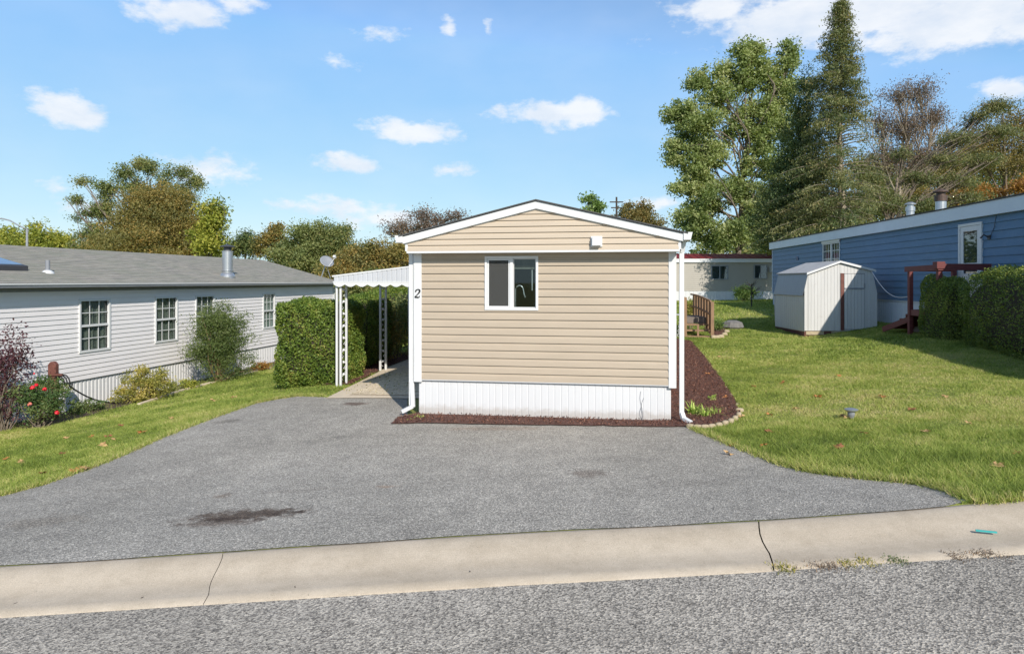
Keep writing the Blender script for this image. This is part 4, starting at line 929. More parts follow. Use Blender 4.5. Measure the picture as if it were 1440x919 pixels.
# ------------------------------------------------------------------ BACK HOUSE
Kh = Frame(at(900, 395, 45).x, 45, 0, 1, 0)
def ku(px): return (px - 900) / F * 45
kw = 22
kh = empty('cream_house', Kh(8, 0, .6), 'cream sided home with dark red roof beyond the back lawn', 'mobile home')
kwin = [(1000, 1024, 373, 393), (1060, 1079, 372, 392)]
def kz(py): return CZ + (HY - py) * 45 / F
mb = MB(Kh); siding(mb, -4, kw, 1.35, kz(369), .13, .015, 0, (), False); mb.build('wall', M['cream'], kh)
mb = MB(Kh); ribbed(mb, -4, kw, .3, 1.34, .25, .015, .02, .2); mb.box(-4, kw, .03, 4, .3, 3.2); mb.build('skirting', M['skirt'], kh)
mb = MB(Kh); mb.box(-4.2, kw + .2, -.12, -.06, kz(369), kz(363.5)); mb.build('fascia', M['white'], kh)
mb = MB(Kh)
nR = 52
for i in range(nR):
    a = -4.2 + (kw + 4.4) * i / nR; b = a + (kw + 4.4) / nR
    mb.add([(a, -.14, kz(363.5)), (b, -.14, kz(363.5)), (b, 2.0, kz(355)), (a, 2.0, kz(355)), (a, 4.1, kz(363.5)), (b, 4.1, kz(363.5))], [(0, 1, 2, 3), (3, 2, 5, 4)])
    mb.bar((a, -.14, kz(363.5) + .02), (a, 2.0, kz(355) + .02), .03)
mb.build('roof', M['redroof'], kh)
for (a, b, ya, yb) in kwin:
    mb = MB(Kh); ring(mb, ku(a), ku(b), kz(yb), kz(ya), .06, -.05, -.0); m_ = (ku(a) + ku(b)) / 2; mb.box(m_ - .03, m_ + .03, -.045, 0, kz(yb), kz(ya)); w = mb.build('window', M['greymetal'], kh)
    mb = MB(Kh); mb.box(ku(a) + .05, ku(b) - .05, -.032, -.028, kz(yb) + .05, kz(ya) - .05); mb.build('pane', M['glass2'], w)
    mb = MB(Kh); mb.box(ku(a) + .05, ku(b) - .05, -.024, -.02, kz(yb) + .05, kz(ya) - .05); mb.build('curtain', M['lightcurtain'], w)
mb = MB(Kh); mb.box(ku(1082), ku(1091), -.4, -.01, kz(383), kz(375)); mb.box(ku(1083), ku(1090), -.41, -.4, kz(382.3), kz(375.7)); acm = mb.build('air_conditioner', M['ac'], kh)
mb = MB(Kh)
for i in range(6): z = kz(382) + i * .05; mb.box(ku(1083.5), ku(1089.5), -.418, -.411, z, z + .02)
mb.build('grille', M['darkmetal'], acm)

# ------------------------------------------------------------------ wooden stair by the home's right side
wb = G(982, 475); Wst = Frame(wb.x, wb.y, wb.z, 1, -.1667)
s_ = wb.y / F
wst = empty('wooden_stairs', wb, 'weathered brown wooden steps with slatted side railing beside the tan home', 'stairs')
uL, uR_ = (964 - 982) * s_, (1001 - 982) * s_
def wz(py): return (475 - py) * s_
for u, zt, w in ((uL, wz(418), .10), (uR_, wz(424), .10)):
    mb = MB(Wst); mb.box(u - w / 2, u + w / 2, -w / 2, w / 2, -.1, zt); mb.build('post', M['wood'], wst, bevel=.006)
for i, z in enumerate((.06, .24, .41)):
    mb = MB(Wst); mb.box(uL + .05, uR_ - .05, .02 + i * .26, .10 + i * .26, z - .05, z); mb.box(uL + .05, uR_ - .05, .10 + i * .26, .28 + i * .26, z - .035, z - .001); mb.build('tread', M['wood'], wst)
mb = MB(Wst); mb.box(uL, uR_, .82, 2.1, .56, .62); mb.box(uL, uR_, .80, .84, .42, .60); mb.build('landing', M['greywood'], wst)
mb = MB(Wst); mb.box(uL - .03, uL + .01, 0, .9, -.1, .35); mb.box(-.03, .03, .05, .09, -.02, .42); mb.build('stringer', M['wood'], wst)
pA = Vector((wb.x + uR_ + .02, wb.y + .02, 0)); pB = Vector((6.42, 24.3, 0))
def rt(t): return 1.36 + .17 * math.sin(t * math.pi / 2)
for j in range(7):
    ta, tb = .05 + j * .135, .05 + j * .135 + .095; mb = MB(); a_, b_ = pA.lerp(pB, ta), pA.lerp(pB, tb); zb = .55 if j > 2 else .35 + .1 * j
    mb.add([(a_.x - .015, a_.y, zb), (b_.x - .015, b_.y, zb), (b_.x - .015, b_.y, rt(tb)), (a_.x - .015, a_.y, rt(ta)), (a_.x + .02, a_.y, zb), (b_.x + .02, b_.y, zb), (b_.x + .02, b_.y, rt(tb)), (a_.x + .02, a_.y, rt(ta))],
           [(0, 1, 2, 3), (7, 6, 5, 4), (0, 4, 5, 1), (3, 2, 6, 7), (0, 3, 7, 4), (1, 5, 6, 2)]); mb.build('railing_board', M['wood'], wst)
for zo in (0, -.42):
    mb = MB()
    pts = [pA.lerp(pB, t / 8) + Vector((-.05, 0, rt(t / 8) + zo)) for t in range(9)]
    for a_, b_ in zip(pts, pts[1:]): mb.bar(a_, b_, .05, .05)
    mb.build('handrail', M['wood'], wst)
mb = MB(Wst); 
for j in range(5): v = .3 + j * .42; mb.box(uL - .01, uL + .01, v, v + .04, .55, wz(430))
mb.box(uL - .03, uL + .03, .0, 2.1, wz(420), wz(418)); mb.build('left_railing', M['wood'], wst)
# white wire plant stand left of the steps
pb = G(960, 474); mb = MB()
for k in range(5):
    for sgn in (-1, 1):
        pts = [(pb.x - .08 + sgn * .10 * math.sin(t * math.pi / 6) * (1 - .15 * k), pb.y + .02 * k * sgn, pb.z + k * .14 + .14 * t / 6) for t in range(7)]; mb.tube(pts, .012, 5)
mb.lathe((pb.x - .08, pb.y, pb.z + .70), [(.16, 0), (.18, .02), (.16, .04)], 14)
tag(mb.build('plant_stand', M['white'], smooth=True), 'white scrolled wire plant stand left of the wooden steps', 'plant stand')
p = G(1030, 461); mb = MB(); mb.lathe((p.x, p.y, p.z - .05), [(.34, 0), (.42, .1), (.35, .26), (.15, .33)], 9)
tag(mb.build('rock', M['rock']), 'dark grey rock on the lawn right of the wooden steps', 'rock')

# edging stones
ORD = ['first', 'second', 'third', 'fourth', 'fifth', 'sixth', 'seventh', 'eighth', 'ninth', 'tenth']
path = [(971, 602), (981, 603), (991, 603), (1001, 602), (1011, 600), (1020, 597), (1028, 594), (1034, 590), (1039, 585), (1040, 579)]
def stone(p, s, yaw, parent=None):
    r = np.random.default_rng(int(p.x * 1000) % 9973); bm = MB(); prof = [(.8, 0), (1.0, .25), (1.0, .75), (.8, 1.0), (.4, 1.08)]
    vs = []; seg = 12
    for (rr, z) in prof:
        for k in range(seg):
            a = 2 * math.pi * k / seg; q = .82 + .18 * (abs(math.cos(a)) ** .5) + r.normal() * .03
            x, y = rr * q * math.cos(a) * s * 1.0, rr * q * math.sin(a) * s * .72
            vs.append((p.x + x * math.cos(yaw) - y * math.sin(yaw), p.y + x * math.sin(yaw) + y * math.cos(yaw), p.z + z * s * 1.2 - .02))
    bm.add(vs, [(i * seg + k, i * seg + (k + 1) % seg, (i + 1) * seg + (k + 1) % seg, (i + 1) * seg + k) for i in range(4) for k in range(seg)] + [tuple(4 * seg + k for k in range(seg)), tuple(range(seg))[::-1]])
    o = bm.build('edging_stone', M['stone'], smooth=True, bevel=0); return o
for i, (px, py) in enumerate(path):
    p = G(px, py); q = G(*path[min(i + 1, len(path) - 1)]); yaw = math.atan2(q.y - p.y, q.x - p.x)
    tag(stone(p, .062, yaw), ORD[i] + ' buff edging stone counting from the right downspout round the mulch bed', 'edging stone', 'edging stones round the mulch bed')
for i, (px, py) in enumerate([(1036, 569), (1028, 556), (1021, 545), (1015, 535), (1006, 523), (998, 512)]):
    tag(stone(G(px, py), .035, 1.9), ORD[i] + ' half buried stone from the front along the lawn side of the mulch', 'edging stone', 'half buried stones along the mulch bed')
for i, (px, py) in enumerate([(1004, 476), (1009, 476), (1014, 475), (1019, 472), (1022, 468)]):
    tag(stone(G(px, py), .10, .3), ORD[i] + ' tan stone from the left round the little bed by the wooden steps', 'edging stone', 'stones round the bed by the steps')
# low timber edge of the flower bed
for i, (a, b) in enumerate((((195, 570), (258, 549)), ((262, 548), (330, 531)), ((333, 530), (380, 518)))):
    p, q = G(*a), G(*b); mb = MB(); mb.bar(p + Vector((0, 0, .015)), q + Vector((0, 0, .015)), .07, .07)
    tag(mb.build('edging_timber', M['pad'], bevel=.008), ['weathered edging timber below the azalea by the grey home', 'weathered edging timber in front of the tall bush', 'weathered edging timber nearest the clipped yew hedge'][i], 'edging', 'timbers edging the flower bed')

# path light in lawn
p = G(1197, 590); pl = empty('path_light', p, 'short grey garden light standing in the right lawn', 'garden light')
mb = MB(); mb.lathe((p.x, p.y, p.z - .03), [(.03, 0), (.03, .06), (.045, .10), (.045, .14)], 14); mb.build('stem', M['greymetal'], pl)
mb = MB(); mb.lathe((p.x, p.y, p.z + .11), [(.055, 0), (.085, .02), (.085, .032), (.04, .045)], 16); mb.build('cap', M['metal'], pl)
# teal straw and leaves on the kerb
p = GK(1372, 745, .042); q = GK(1402, 748, .034); mb = MB(); mb.bar(p, q, .012, .010)
tag(mb.build('plastic_strip', M['teal']), 'teal plastic strip lying on the kerb at the right', 'litter')

# post with hose among roses
p = G(75, 590); hp = empty('hose_post', p, 'weathered red wooden post with a hose hanger by the grey home', 'post')
zt = at(75, 508, p.y).z
mb = MB(); mb.prism([(p.x - .08, p.z - .1), (p.x + .08, p.z - .1), (p.x + .08, zt - .06), (p.x + .03, zt), (p.x - .03, zt), (p.x - .08, zt - .06)], p.y - .05, p.y + .05); mb.build('post', M['rust'], hp, bevel=.01)
mb = MB(); zc = at(82, 540, p.y).z; pts = [(p.x + .14 + .13 * math.cos(a), p.y - .07 + .004 * i, zc + .17 * math.sin(a)) for i, a in enumerate([k * 2 * math.pi / 20 for k in range(61)])]; mb.tube(pts, .014, 6); mb.build('coiled_hose', M['black'], hp, smooth=True)
mb = MB(); mb.bar((p.x - .05, p.y - .06, zc + .2), (p.x + .22, p.y - .06, zc + .2), .04); mb.build('hanger', M['rust'], hp)
a_ = Vector((p.x + .1, p.y - .06, at(88, 528, p.y).z)); b_ = G(168, 566)
pts = [a_.lerp(b_, t / 16) - Vector((0, 0, .16 * math.sin(math.pi * t / 16))) for t in range(17)]; pts[-1].z += .02
mb = MB(); mb.tube(pts, .016, 7); tag(mb.build('garden_hose', M['black'], smooth=True), 'black hose sagging from the red post to the azalea', 'hose')

# ------------------------------------------------------------------ street lamp, utility pole
p0 = Vector((at(38, 395, 62).x, 62, -1.5)); sl_ = empty('street_lamp', p0, 'dark street lamp with curved arm rising behind the grey roof', 'street lamp')
zt = at(38, 322, 62).z
mb = MB(); mb.tube([p0, (p0.x, 62, zt)], [.14, .09], 10); mb.build('pole', M['greymetal'], sl_, smooth=True)
mb = MB(); pts = [at(38, 322, 62), at(28, 318, 62), at(14, 310, 62), at(2, 307, 62), at(-10, 309, 62)]; mb.tube(pts, .06, 8); mb.build('arm', M['greymetal'], sl_, smooth=True)
mb = MB(); c = at(-16, 311, 62); mb.tube([c + Vector((.7, 0, .05)), c + Vector((.3, 0, 0)), c + Vector((-.5, 0, 0))], [.05, .16, .1], 10); mb.build('lamp_head', M['greymetal'], sl_, smooth=True)
p0 = at(867, 395, 75); p0.z = .2; zt = at(867, 277, 75).z; up_ = empty('utility_pole', p0, 'thin dark utility pole with two crossarms above the tan roof', 'utility pole')
mb = MB(); mb.tube([p0, (p0.x, 75, zt)], [.16, .10], 8); mb.build('pole', M['darkbark'], up_)
for py, hw in ((284, .75), (292, .6)):
    z = at(867, py, 75).z; mb = MB(); mb.bar((p0.x - hw, 75, z), (p0.x + hw, 75, z), .12); mb.build('crossarm', M['darkbark'], up_)

# ------------------------------------------------------------------ hedges
def hedge(name, label, cat, fr, u0, u1, v0, v1, z0, z1, nleaf, size, lm, sq=5.0, seed=5, bulge=.06, group=None, loose=.05):
    r = np.random.default_rng(seed); n = nleaf
    cu_, cv_, cz_ = (u0 + u1) / 2, (v0 + v1) / 2, (z0 + z1) / 2; ru, rv, rz_ = (u1 - u0) / 2, (v1 - v0) / 2, (z1 - z0) / 2
    d = r.uniform(-1, 1, (n * 2, 3)); q = r.integers(0, 3, n * 2); s = r.choice([-1, 1], n * 2); s = np.where((q == 2) & (r.uniform(size=n * 2) < .5), 1, s)
    area = np.array([rv * rz_, ru * rz_, ru * rv]); q = r.choice(3, n * 2, p=area / area.sum()); d[np.arange(n * 2), q] = s
    nr = (np.abs(d) ** sq).sum(1) ** (1 / sq); d = d / nr[:, None]; d = d[:n]
    ph = r.uniform(0, 6, 6)
    lump = 1 + bulge * (np.sin(d[:, 0] * ru * 4 + ph[0]) * np.sin(d[:, 2] * rz_ * 5 + ph[1]) + .6 * np.sin(d[:, 1] * rv * 6 + ph[2] + d[:, 0] * 3) + .5 * np.sin(d[:, 2] * rz_ * 13 + ph[3] + d[:, 0] * ru * 11))
    depth = 1 - np.abs(r.normal(0, loose, n)) + r.normal(0, loose * .25, n)
    P = d * (lump * depth)[:, None]
    W3 = np.array([fr.o + fr.f * (cu_ + a * ru) + fr.a * (cv_ + b * rv) + Vector((0, 0, cz_ + c * rz_)) for a, b, c in P])
    cen = fr(cu_, cv_, z0); root = empty(name, cen, label, cat, group)
    Vv, Ff = leaf_cards(W3, size, .55, .2, r)
    pat = .5 + .25 * np.sin(W3[:, 0] * 5 + ph[4]) * np.sin(W3[:, 2] * 6 + ph[5]) + .2 * np.sin(W3[:, 0] * 13 + W3[:, 2] * 9 + W3[:, 1] * 7)
    a = np.repeat(np.clip(pat * .45 + r.uniform(size=n) * .6 - .05, 0, 1), 4)
    mesh_np('foliage', Vv, Ff, lm, root, attr=a)
    # added dark solid, inset behind the leaves to block light; no modelled twigs
    mb = MB(fr); vs = []; nu, nv2 = 14, 20
    for i in range(nu + 1):
        th = math.pi * i / nu
        for k in range(nv2):
            f = 2 * math.pi * k / nv2; x, y, z = math.sin(th) * math.cos(f), math.sin(th) * math.sin(f), math.cos(th)
            nn = (abs(x) ** sq + abs(y) ** sq + abs(z) ** sq) ** (1 / sq); vs.append((cu_ + x / nn * ru * .86, cv_ + y / nn * rv * .74, cz_ + z / nn * rz_ * .80))
    mb.add(vs, [(i * nv2 + k, i * nv2 + (k + 1) % nv2, (i + 1) * nv2 + (k + 1) % nv2, (i + 1) * nv2 + k) for i in range(nu) for k in range(nv2)])
    mb.build('branches_or_shade_core', M['darkbark'], root, smooth=True)
    return root
gL = t1(-4.2, 14.4)
hb = Frame(at(381, 395, 14).x, 14.0, 0, 1, -.1)
hedge('yew_hedge', 'big clipped green yew hedge left of the carport posts', 'hedge', hb, 0, 1.52, .0, 1.7, gL - .08, 1.59, 64000, .05, L_hedge, 5.5, 5, .055, None, .06)
hb2 = Frame(at(478, 395, 16.4).x, 16.4, 0, 1, -.15)
hedge('rounded_yew', 'rounded yew bush seen behind the white carport posts', 'bush', hb2, -.3, .70, 0, 2.6, -.2, 1.72, 26000, .05, L_hedge, 3, 6)
hb3 = Frame(at(512, 395, 25).x, 25, 0, 1, -.1667)
hedge('back_hedge', 'tall dark hedge across the far end of the carport', 'hedge', hb3, 0, 3.6, 0, 1.4, -.3, 1.75, 34000, .06, L_hedge, 5, 7)
# right hedges run along the blue home
Rr = Frame(.0833 * 16.1 + 8.75, 16.1, 0, -.0833, -1)
hedge('privet_hedge', 'long clipped privet hedge in shade at the right edge of the photo', 'hedge', Rr, -.25, 8.2, 0, 1.15, .28, 2.33, 80000, .042, L_hedge2, 3.2, 8, .035)
Rr2 = Frame(.0833 * 17.5 + 8.86, 17.45, 0, -.0833, -1)
hedge('privet_bush', 'smaller privet bush in front of the red porch railing', 'bush', Rr2, 0, 1.45, 0, .6, .35, 2.13, 24000, .042, L_hedge2, 4.2, 9, .05)

# ------------------------------------------------------------------ shrubs beside the grey home
def shrub(name, label, cat, px, py, top, halfw, nclump, nleaf, size, lm, asp=.4, seed=1, sig=.14, stems=14, bark='bark', blobs=None, dY=0, up=.1, hollow=.5):
    p = G(px, py); Y = p.y; root = empty(name, p, label, cat)
    h = at(px, top, Y).z - p.z; w = halfw * Y / F
    bl = blobs(p, h, w) if blobs else [(p.x, p.y, p.z + h * .55, w, w * .8, h * .46, 1)]
    _, cl, k = crown('foliage', bl, nclump, nleaf, size, lm, root, sig, asp, hollow, up, seed)
    mb = MB(); r = random.Random(seed)
    for i in range(stems):
        q, qr = limb(p + Vector((r.uniform(-.08, .08), r.uniform(-.08, .08), -.05)), Vector(cl[i % len(cl)]), .012, .004, .08, 5, .06); mb.tube(q, qr, 5, False)
    mb.build('stems', M[bark], root, smooth=True); return root
shrub('tall_bush', 'tall airy green bush covering the third window of the grey home', 'bush', 308, 537, 424, 44, 190, 24000, .08, L_bamboo, .22, 11, .2, 26, 'wood',
      lambda p, h, w: [(p.x, p.y, p.z + h * .68, w * .78, w * .7, h * .30, 1), (p.x + .05, p.y, p.z + h * .38, w * .9, w * .7, h * .34, 1), (p.x - w * .5, p.y, p.z + h * .3, w * .45, w * .4, h * .22, .6)])
shrub('azalea', 'sparse yellowing azalea below the second window of the grey home', 'shrub', 208, 563, 517, 34, 80, 5200, .055, L_azalea, .45, 12, .10, 26, 'bark')
shrub('low_azalea', 'low green mound of leaves at the left foot of the azalea', 'shrub', 183, 567, 545, 26, 40, 2200, .05, L_azalea, .45, 13, .08, 8)
shrub('purple_shrub', 'dark purple leaved shrub at the left edge of the photo', 'shrub', 4, 606, 464, 32, 120, 4200, .055, L_purple, .5, 14, .14, 40, 'bark',
      lambda p, h, w: [(p.x + .05, p.y, p.z + h * .74, w * 1.0, w * .6, h * .26, 1), (p.x - .1, p.y, p.z + h * .38, w * 1.0, w * .6, h * .34, 1), (p.x + w * .85, p.y, p.z + h * .72, w * .5, w * .3, h * .16, .6), (p.x - w * .6, p.y, p.z + h * .6, w * .7, w * .4, h * .3, .8)])
ro = shrub('rose_bush', 'rose bush with a few red blooms beside the red post', 'rose bush', 56, 600, 528, 36, 80, 6000, .045, L_rose, .55, 15, .11, 26)
pr0 = wloc(ro)
for i, (px, py, m_, s) in enumerate(((46, 545, 'petal', .055), (51, 541, 'petal', .04), (63, 547, 'petal', .045), (42, 568, 'palepetal', .045), (80, 580, 'petal', .05), (48, 525, 'petal', .022))):
    c = at(px, py, pr0.y - .32); mb = MB(); rr = random.Random(i)
    for k in range(16):
        a = rr.uniform(0, 6.28); e = rr.uniform(-.6, 1.3); dd = Vector((math.cos(a) * math.cos(e), math.sin(a) * math.cos(e), math.sin(e))); t = dd.orthogonal().normalized(); b = dd.cross(t)
        q = c + dd * s * .55; mb.add([q - t * s * .55, q + b * s * .45 + dd * s * .15, q + t * s * .55, q - b * s * .45 + dd * s * .15, q + dd * s * .3], [(0, 1, 4), (1, 2, 4), (2, 3, 4), (3, 0, 4)])
    mb.build('rose_bloom', M[m_], ro)
def tuft(name, label, cat, px, py, n, L, lm, seed, spread=.9, w=.012, group=None, p=None, sx=1.0):
    p = p or G(px, py); r = np.random.default_rng(seed); vs = []; fs = []; at_ = []
    for i in range(n):
        a = r.uniform(0, 6.28); l_ = L * r.uniform(.6, 1.1); o = np.array([p.x + r.normal() * .04 * sx, p.y + r.normal() * .04, p.z]); d = np.array([math.cos(a), math.sin(a), 0]); b = np.array([-d[1], d[0], 0]) * w; sp = spread * r.uniform(.3, 1.1)
        base = len(vs); v = r.uniform()
        for t in (0, .35, .7, 1.0):
            c = o + d * l_ * sp * t * (.4 + .6 * t) + np.array([0, 0, l_ * (t * 1.0 - .75 * sp * t * t)]); ww = (1 - t) ** .6
            vs += [c - b * ww, c + b * ww]; at_ += [v, v]
        fs += [(base + 2 * k, base + 2 * k + 1, base + 2 * k + 3, base + 2 * k + 2) for k in range(3)]
    return tag(mesh_np(name, vs, fs, lm, attr=at_, base=p), label, cat, group)
tuft('iris_clump', 'upright blade leaved clump between azalea and tall bush', 'plant', 243, 552, 40, .42, L_bamboo, 31, .35, .014)
tuft('iris_clump', 'blade leaved clump right of the tall bush', 'plant', 336, 527, 34, .40, L_bamboo, 32, .4, .014)
tuft('daylily', 'lime green daylily clump beside the right downspout', 'plant', 975, 583, 46, .30, L_lily, 33, .9, .010)
tuft('daylily', 'pale drooping daylily in the middle of the mulch bed corner', 'plant', 992, 586, 34, .30, L_lily, 34, 1.1, .009)
tuft('daylily', 'thin daylily at the right end of the mulch bed corner', 'plant', 1006, 583, 20, .26, L_lily, 35, 1.2, .008)
tuft('weed', 'green weeds at the foot of the left downspout', 'weed', 590, 588, 30, .08, L_lily, 36, .8, .006)
tuft('weed', 'small weed on the driveway edge below the left downspout', 'weed', 578, 592, 16, .07, L_lily, 37, .8, .006)
shrub('seedling', 'small weed in the middle of the red brown mulch', 'plant', 1001, 563, 554, 7, 8, 90, .03, L_lily, .5, 38, .03, 4)
shrub('flowering_plant', 'rusty red flowers at the far end of the flower bed', 'plant', 366, 522, 508, 16, 30, 1200, .05, L_rust, .5, 39, .09, 8)
shrub('low_plant', 'low lime green plant in front of the tall bush', 'plant', 268, 546, 534, 16, 26, 900, .05, L_yel, .5, 40, .07, 6)
shrub('low_plant', 'dark green low plants right of the red post', 'plant', 120, 580, 562, 24, 30, 1400, .05, L_rose, .5, 41, .07, 6)
shrub('fern_bush', 'leafy green plant on the bed right of the wooden steps', 'plant', 1008, 466, 448, 9, 20, 1500, .06, L_green, .5, 42, .12, 6)
shrub('pale_flower_shrub', 'pale leaved shrub behind the wooden steps', 'shrub', 972, 462, 418, 12, 40, 1800, .07, L_azalea, .5, 43, .15, 10)
shrub('round_bush', 'dark round bush in front of the cream home', 'bush', 1046, 424, 402, 14, 60, 4500, .10, L_green, .55, 44, .22, 10)
shrub('twiggy_bush', 'brown twiggy bush under the far end of the carport', 'bush', 541, 508, 428, 24, 90, 4200, .07, L_dome, .5, 45, .22, 40, 'wood')
shrub('back_bush', 'small leafy bush behind the carport roof', 'bush', 556, 500, 418, 30, 60, 5000, .09, L_olive, .5, 46, .3, 16)
# kerb weeds
for i, (px, py, lm, n, L) in enumerate(((1105, 797, L_azalea, 40, .035), (1172, 795, L_bare, 70, .03), (1192, 791, L_azalea, 34, .03), (1222, 789, L_azalea, 40, .03), (1263, 787, L_rose, 50, .028), (1350, 781, L_bare, 40, .025), (1400, 777, L_bare, 70, .022))):
    o = tuft('kerb_weed', ['dry straw coloured weed in the kerb joint', 'brown weed patch just right of the kerb joint', 'pale weed at the right end of the brown patch', 'straw coloured weed alone along the kerb edge', 'small green weed along the kerb edge', 'brown weed left of the last patch by the road', 'long brown weed patch nearest the right edge by the road'][i], 'weed', px, py, n * 4, L * .8, lm, 60 + i, .7, .003, 'weeds growing between kerb and road', GK(px, py + 2, .001), (1.0, 2.0, .8, .9, .9, 1.0, 2.2)[i])

# ------------------------------------------------------------------ TREES
def B(lst, Y, ky=.9, dy=0): return [ell(a, b, c, d_, Y, dy, ky) for a, b, c, d_ in lst]
def gb(px, Y): x = (px - CX) / F * Y; return Vector((x, Y, t1(x, Y)))
def pt(px, py, Y): return at(px, py, Y)
TG = 'trees behind the homes on the left'
tree('spreading_tree', 'tall open crowned olive tree left of the grey roof flue', 'tree', gb(205, 66), pt(200, 270, 66), .38,
     B([(175, 246, 15, 17), (205, 234, 17, 11), (190, 262, 16, 14), (153, 266, 15, 12), (120, 255, 9, 6), (110, 280, 9, 7), (116, 304, 12, 9), (142, 296, 15, 14), (134, 330, 22, 17), (230, 252, 13, 15), (256, 242, 17, 12), (277, 258, 11, 10), (252, 272, 20, 14), (215, 275, 22, 16), (120, 350, 26, 12)], 66),
     260, 34000, .20, L_olive, 'bark', .5, .5, 9, .6, 101, TG, bend=.09)
tree('dome_tree', 'dense rounded tree turning brown and orange behind the grey roof', 'tree', gb(222, 60), pt(220, 300, 60), .4,
     B([(218, 303, 52, 34), (178, 322, 34, 26), (262, 315, 36, 32), (225, 345, 80, 26), (240, 278, 30, 16), (198, 285, 22, 16), (150, 348, 26, 16)], 60), 620, 90000, .17, L_dome, 'bark', .75, .55, 5, .4, 102, TG)
tree('yellow_tree', 'narrow yellow green tree right of the brown dome tree', 'tree', gb(298, 56), pt(297, 310, 56), .2, B([(298, 312, 15, 26), (290, 340, 24, 20), (304, 298, 9, 14)], 56), 70, 9000, .24, L_yel, 'bark', .55, .55, 5, .45, 103, TG)
tree('lime_tree', 'bright yellow green tree above the left end of the grey roof', 'tree', gb(50, 70), pt(52, 330, 70), .3, B([(50, 330, 38, 13), (20, 338, 26, 10), (82, 338, 22, 12), (40, 350, 60, 14)], 70), 110, 14000, .28, L_yel, 'bark', .7, .55, 4, .4, 104, TG)
tree('small_pine', 'small dark pine just right of the roof flue', 'tree', gb(346, 64), pt(346, 325, 64), .16, B([(346, 330, 7, 9), (346, 343, 13, 10), (334, 350, 12, 9), (356, 352, 12, 9)], 64), 60, 7000, .26, L_con, 'bark', .5, .3, 5, .5, 105, TG)
tree('slim_tree', 'slim tree with rusty tip left of the tree mass', 'tree', gb(385, 62), pt(388, 325, 62), .15, B([(390, 326, 9, 11), (380, 340, 14, 10), (370, 352, 16, 10), (398, 350, 12, 14)], 62), 60, 6500, .24, L_dome, 'bark', .5, .5, 5, .45, 106, TG)
tree('leafy_tree', 'green brown tree behind the satellite dish', 'tree', gb(440, 52), pt(440, 330, 52), .3, B([(428, 335, 26, 20), (455, 338, 24, 22), (486, 330, 16, 14), (440, 365, 50, 24), (405, 360, 26, 18), (480, 352, 20, 16)], 52), 260, 44000, .17, L_olive, 'bark', .55, .55, 5, .4, 107, TG)
tree('broad_tree', 'broad brownish green tree rising above the carport', 'tree', gb(520, 46), pt(525, 360, 46), .28, B([(520, 362, 36, 22), (556, 358, 28, 18), (495, 372, 30, 24), (540, 390, 55, 26), (480, 395, 40, 28)], 46), 260, 46000, .16, L_dome, 'bark', .5, .55, 5, .4, 108, TG)
tree('hedgerow_tree', 'low olive tree filling the gap under the carport roof', 'tree', gb(545, 34), pt(545, 400, 34), .18, B([(530, 405, 34, 22), (570, 415, 30, 24), (500, 415, 24, 22), (548, 440, 45, 26)], 34), 150, 16000, .15, L_olive, 'bark', .4, .55, 6, .4, 109, TG)
tree('sparse_tree', 'nearly bare reddish tree left of the tan roof peak', 'tree', gb(600, 70), pt(600, 315, 70), .28, B([(590, 302, 24, 10), (565, 318, 22, 10), (615, 308, 22, 11), (640, 304, 18, 6), (600, 325, 40, 12), (548, 328, 12, 6)], 70), 150, 7500, .22, L_bare, 'bark', .7, .5, 14, .6, 110, TG)
tree('green_sapling', 'small green treetop showing above the right slope of the tan roof', 'tree', gb(832, 44), pt(832, 290, 44), .12, B([(829, 281, 9, 7), (838, 292, 11, 7), (826, 298, 12, 8), (832, 320, 20, 16)], 44), 60, 3500, .2, L_green, 'bark', .3, .5, 8, .5, 111)
tree('brown_treetop', 'round brown treetop right of the utility pole', 'tree', gb(893, 80), pt(893, 300, 80), .3, B([(885, 296, 16, 10), (902, 295, 14, 10), (893, 308, 28, 12), (915, 316, 20, 8)], 80), 90, 8500, .28, L_brown, 'bark', .6, .5, 8, .5, 112)
# the big pair at right
tree('big_maple', 'tall two lobed green maple behind the dark red roof', 'tree', gb(1035, 57), pt(1060, 110, 57), .28,
     B([(982, 115, 18, 22), (1006, 140, 25, 31), (957, 160, 23, 22), (979, 180, 32, 24), (995, 215, 25, 26), (1052, 82, 23, 24), (1045, 115, 23, 20), (1075, 105, 23, 24), (1108, 85, 16, 26), (1098, 122, 23, 26), (1019, 98, 16, 15), (1078, 150, 25, 24), (1098, 170, 23, 29),
        (953, 205, 16, 15), (975, 240, 25, 22), (957, 262, 18, 13), (995, 280, 32, 29), (979, 310, 30, 29), (1012, 335, 41, 29), (1037, 265, 23, 20), (1070, 200, 25, 26), (1085, 235, 28, 31), (1062, 285, 30, 33), (1058, 325, 34, 26), (995, 258, 21, 20), (1038, 158, 18, 20), (1052, 235, 14, 18), (1030, 185, 14, 14), (1060, 180, 14, 20), (950, 162, 14, 12), (946, 225, 10, 10), (1108, 72, 12, 12), (1060, 68, 12, 10)], 57, 1.1),
     860, 120000, .22, L_maple, 'bark', .5, .6, 9, .62, 120, None, bend=.08)
tree('dark_spruce', 'dark dense evergreen between the maple and the tall hemlock', 'tree', gb(1118, 41), pt(1122, 150, 41), .24,
     B([(1134, 120, 9, 20), (1130, 155, 16, 24), (1122, 195, 26, 26), (1130, 235, 38, 28), (1110, 275, 42, 32), (1138, 300, 46, 34), (1090, 315, 30, 30)], 41), 460, 60000, .17, L_con, 'darkbark', .5, .35, 6, .45, 121, None)
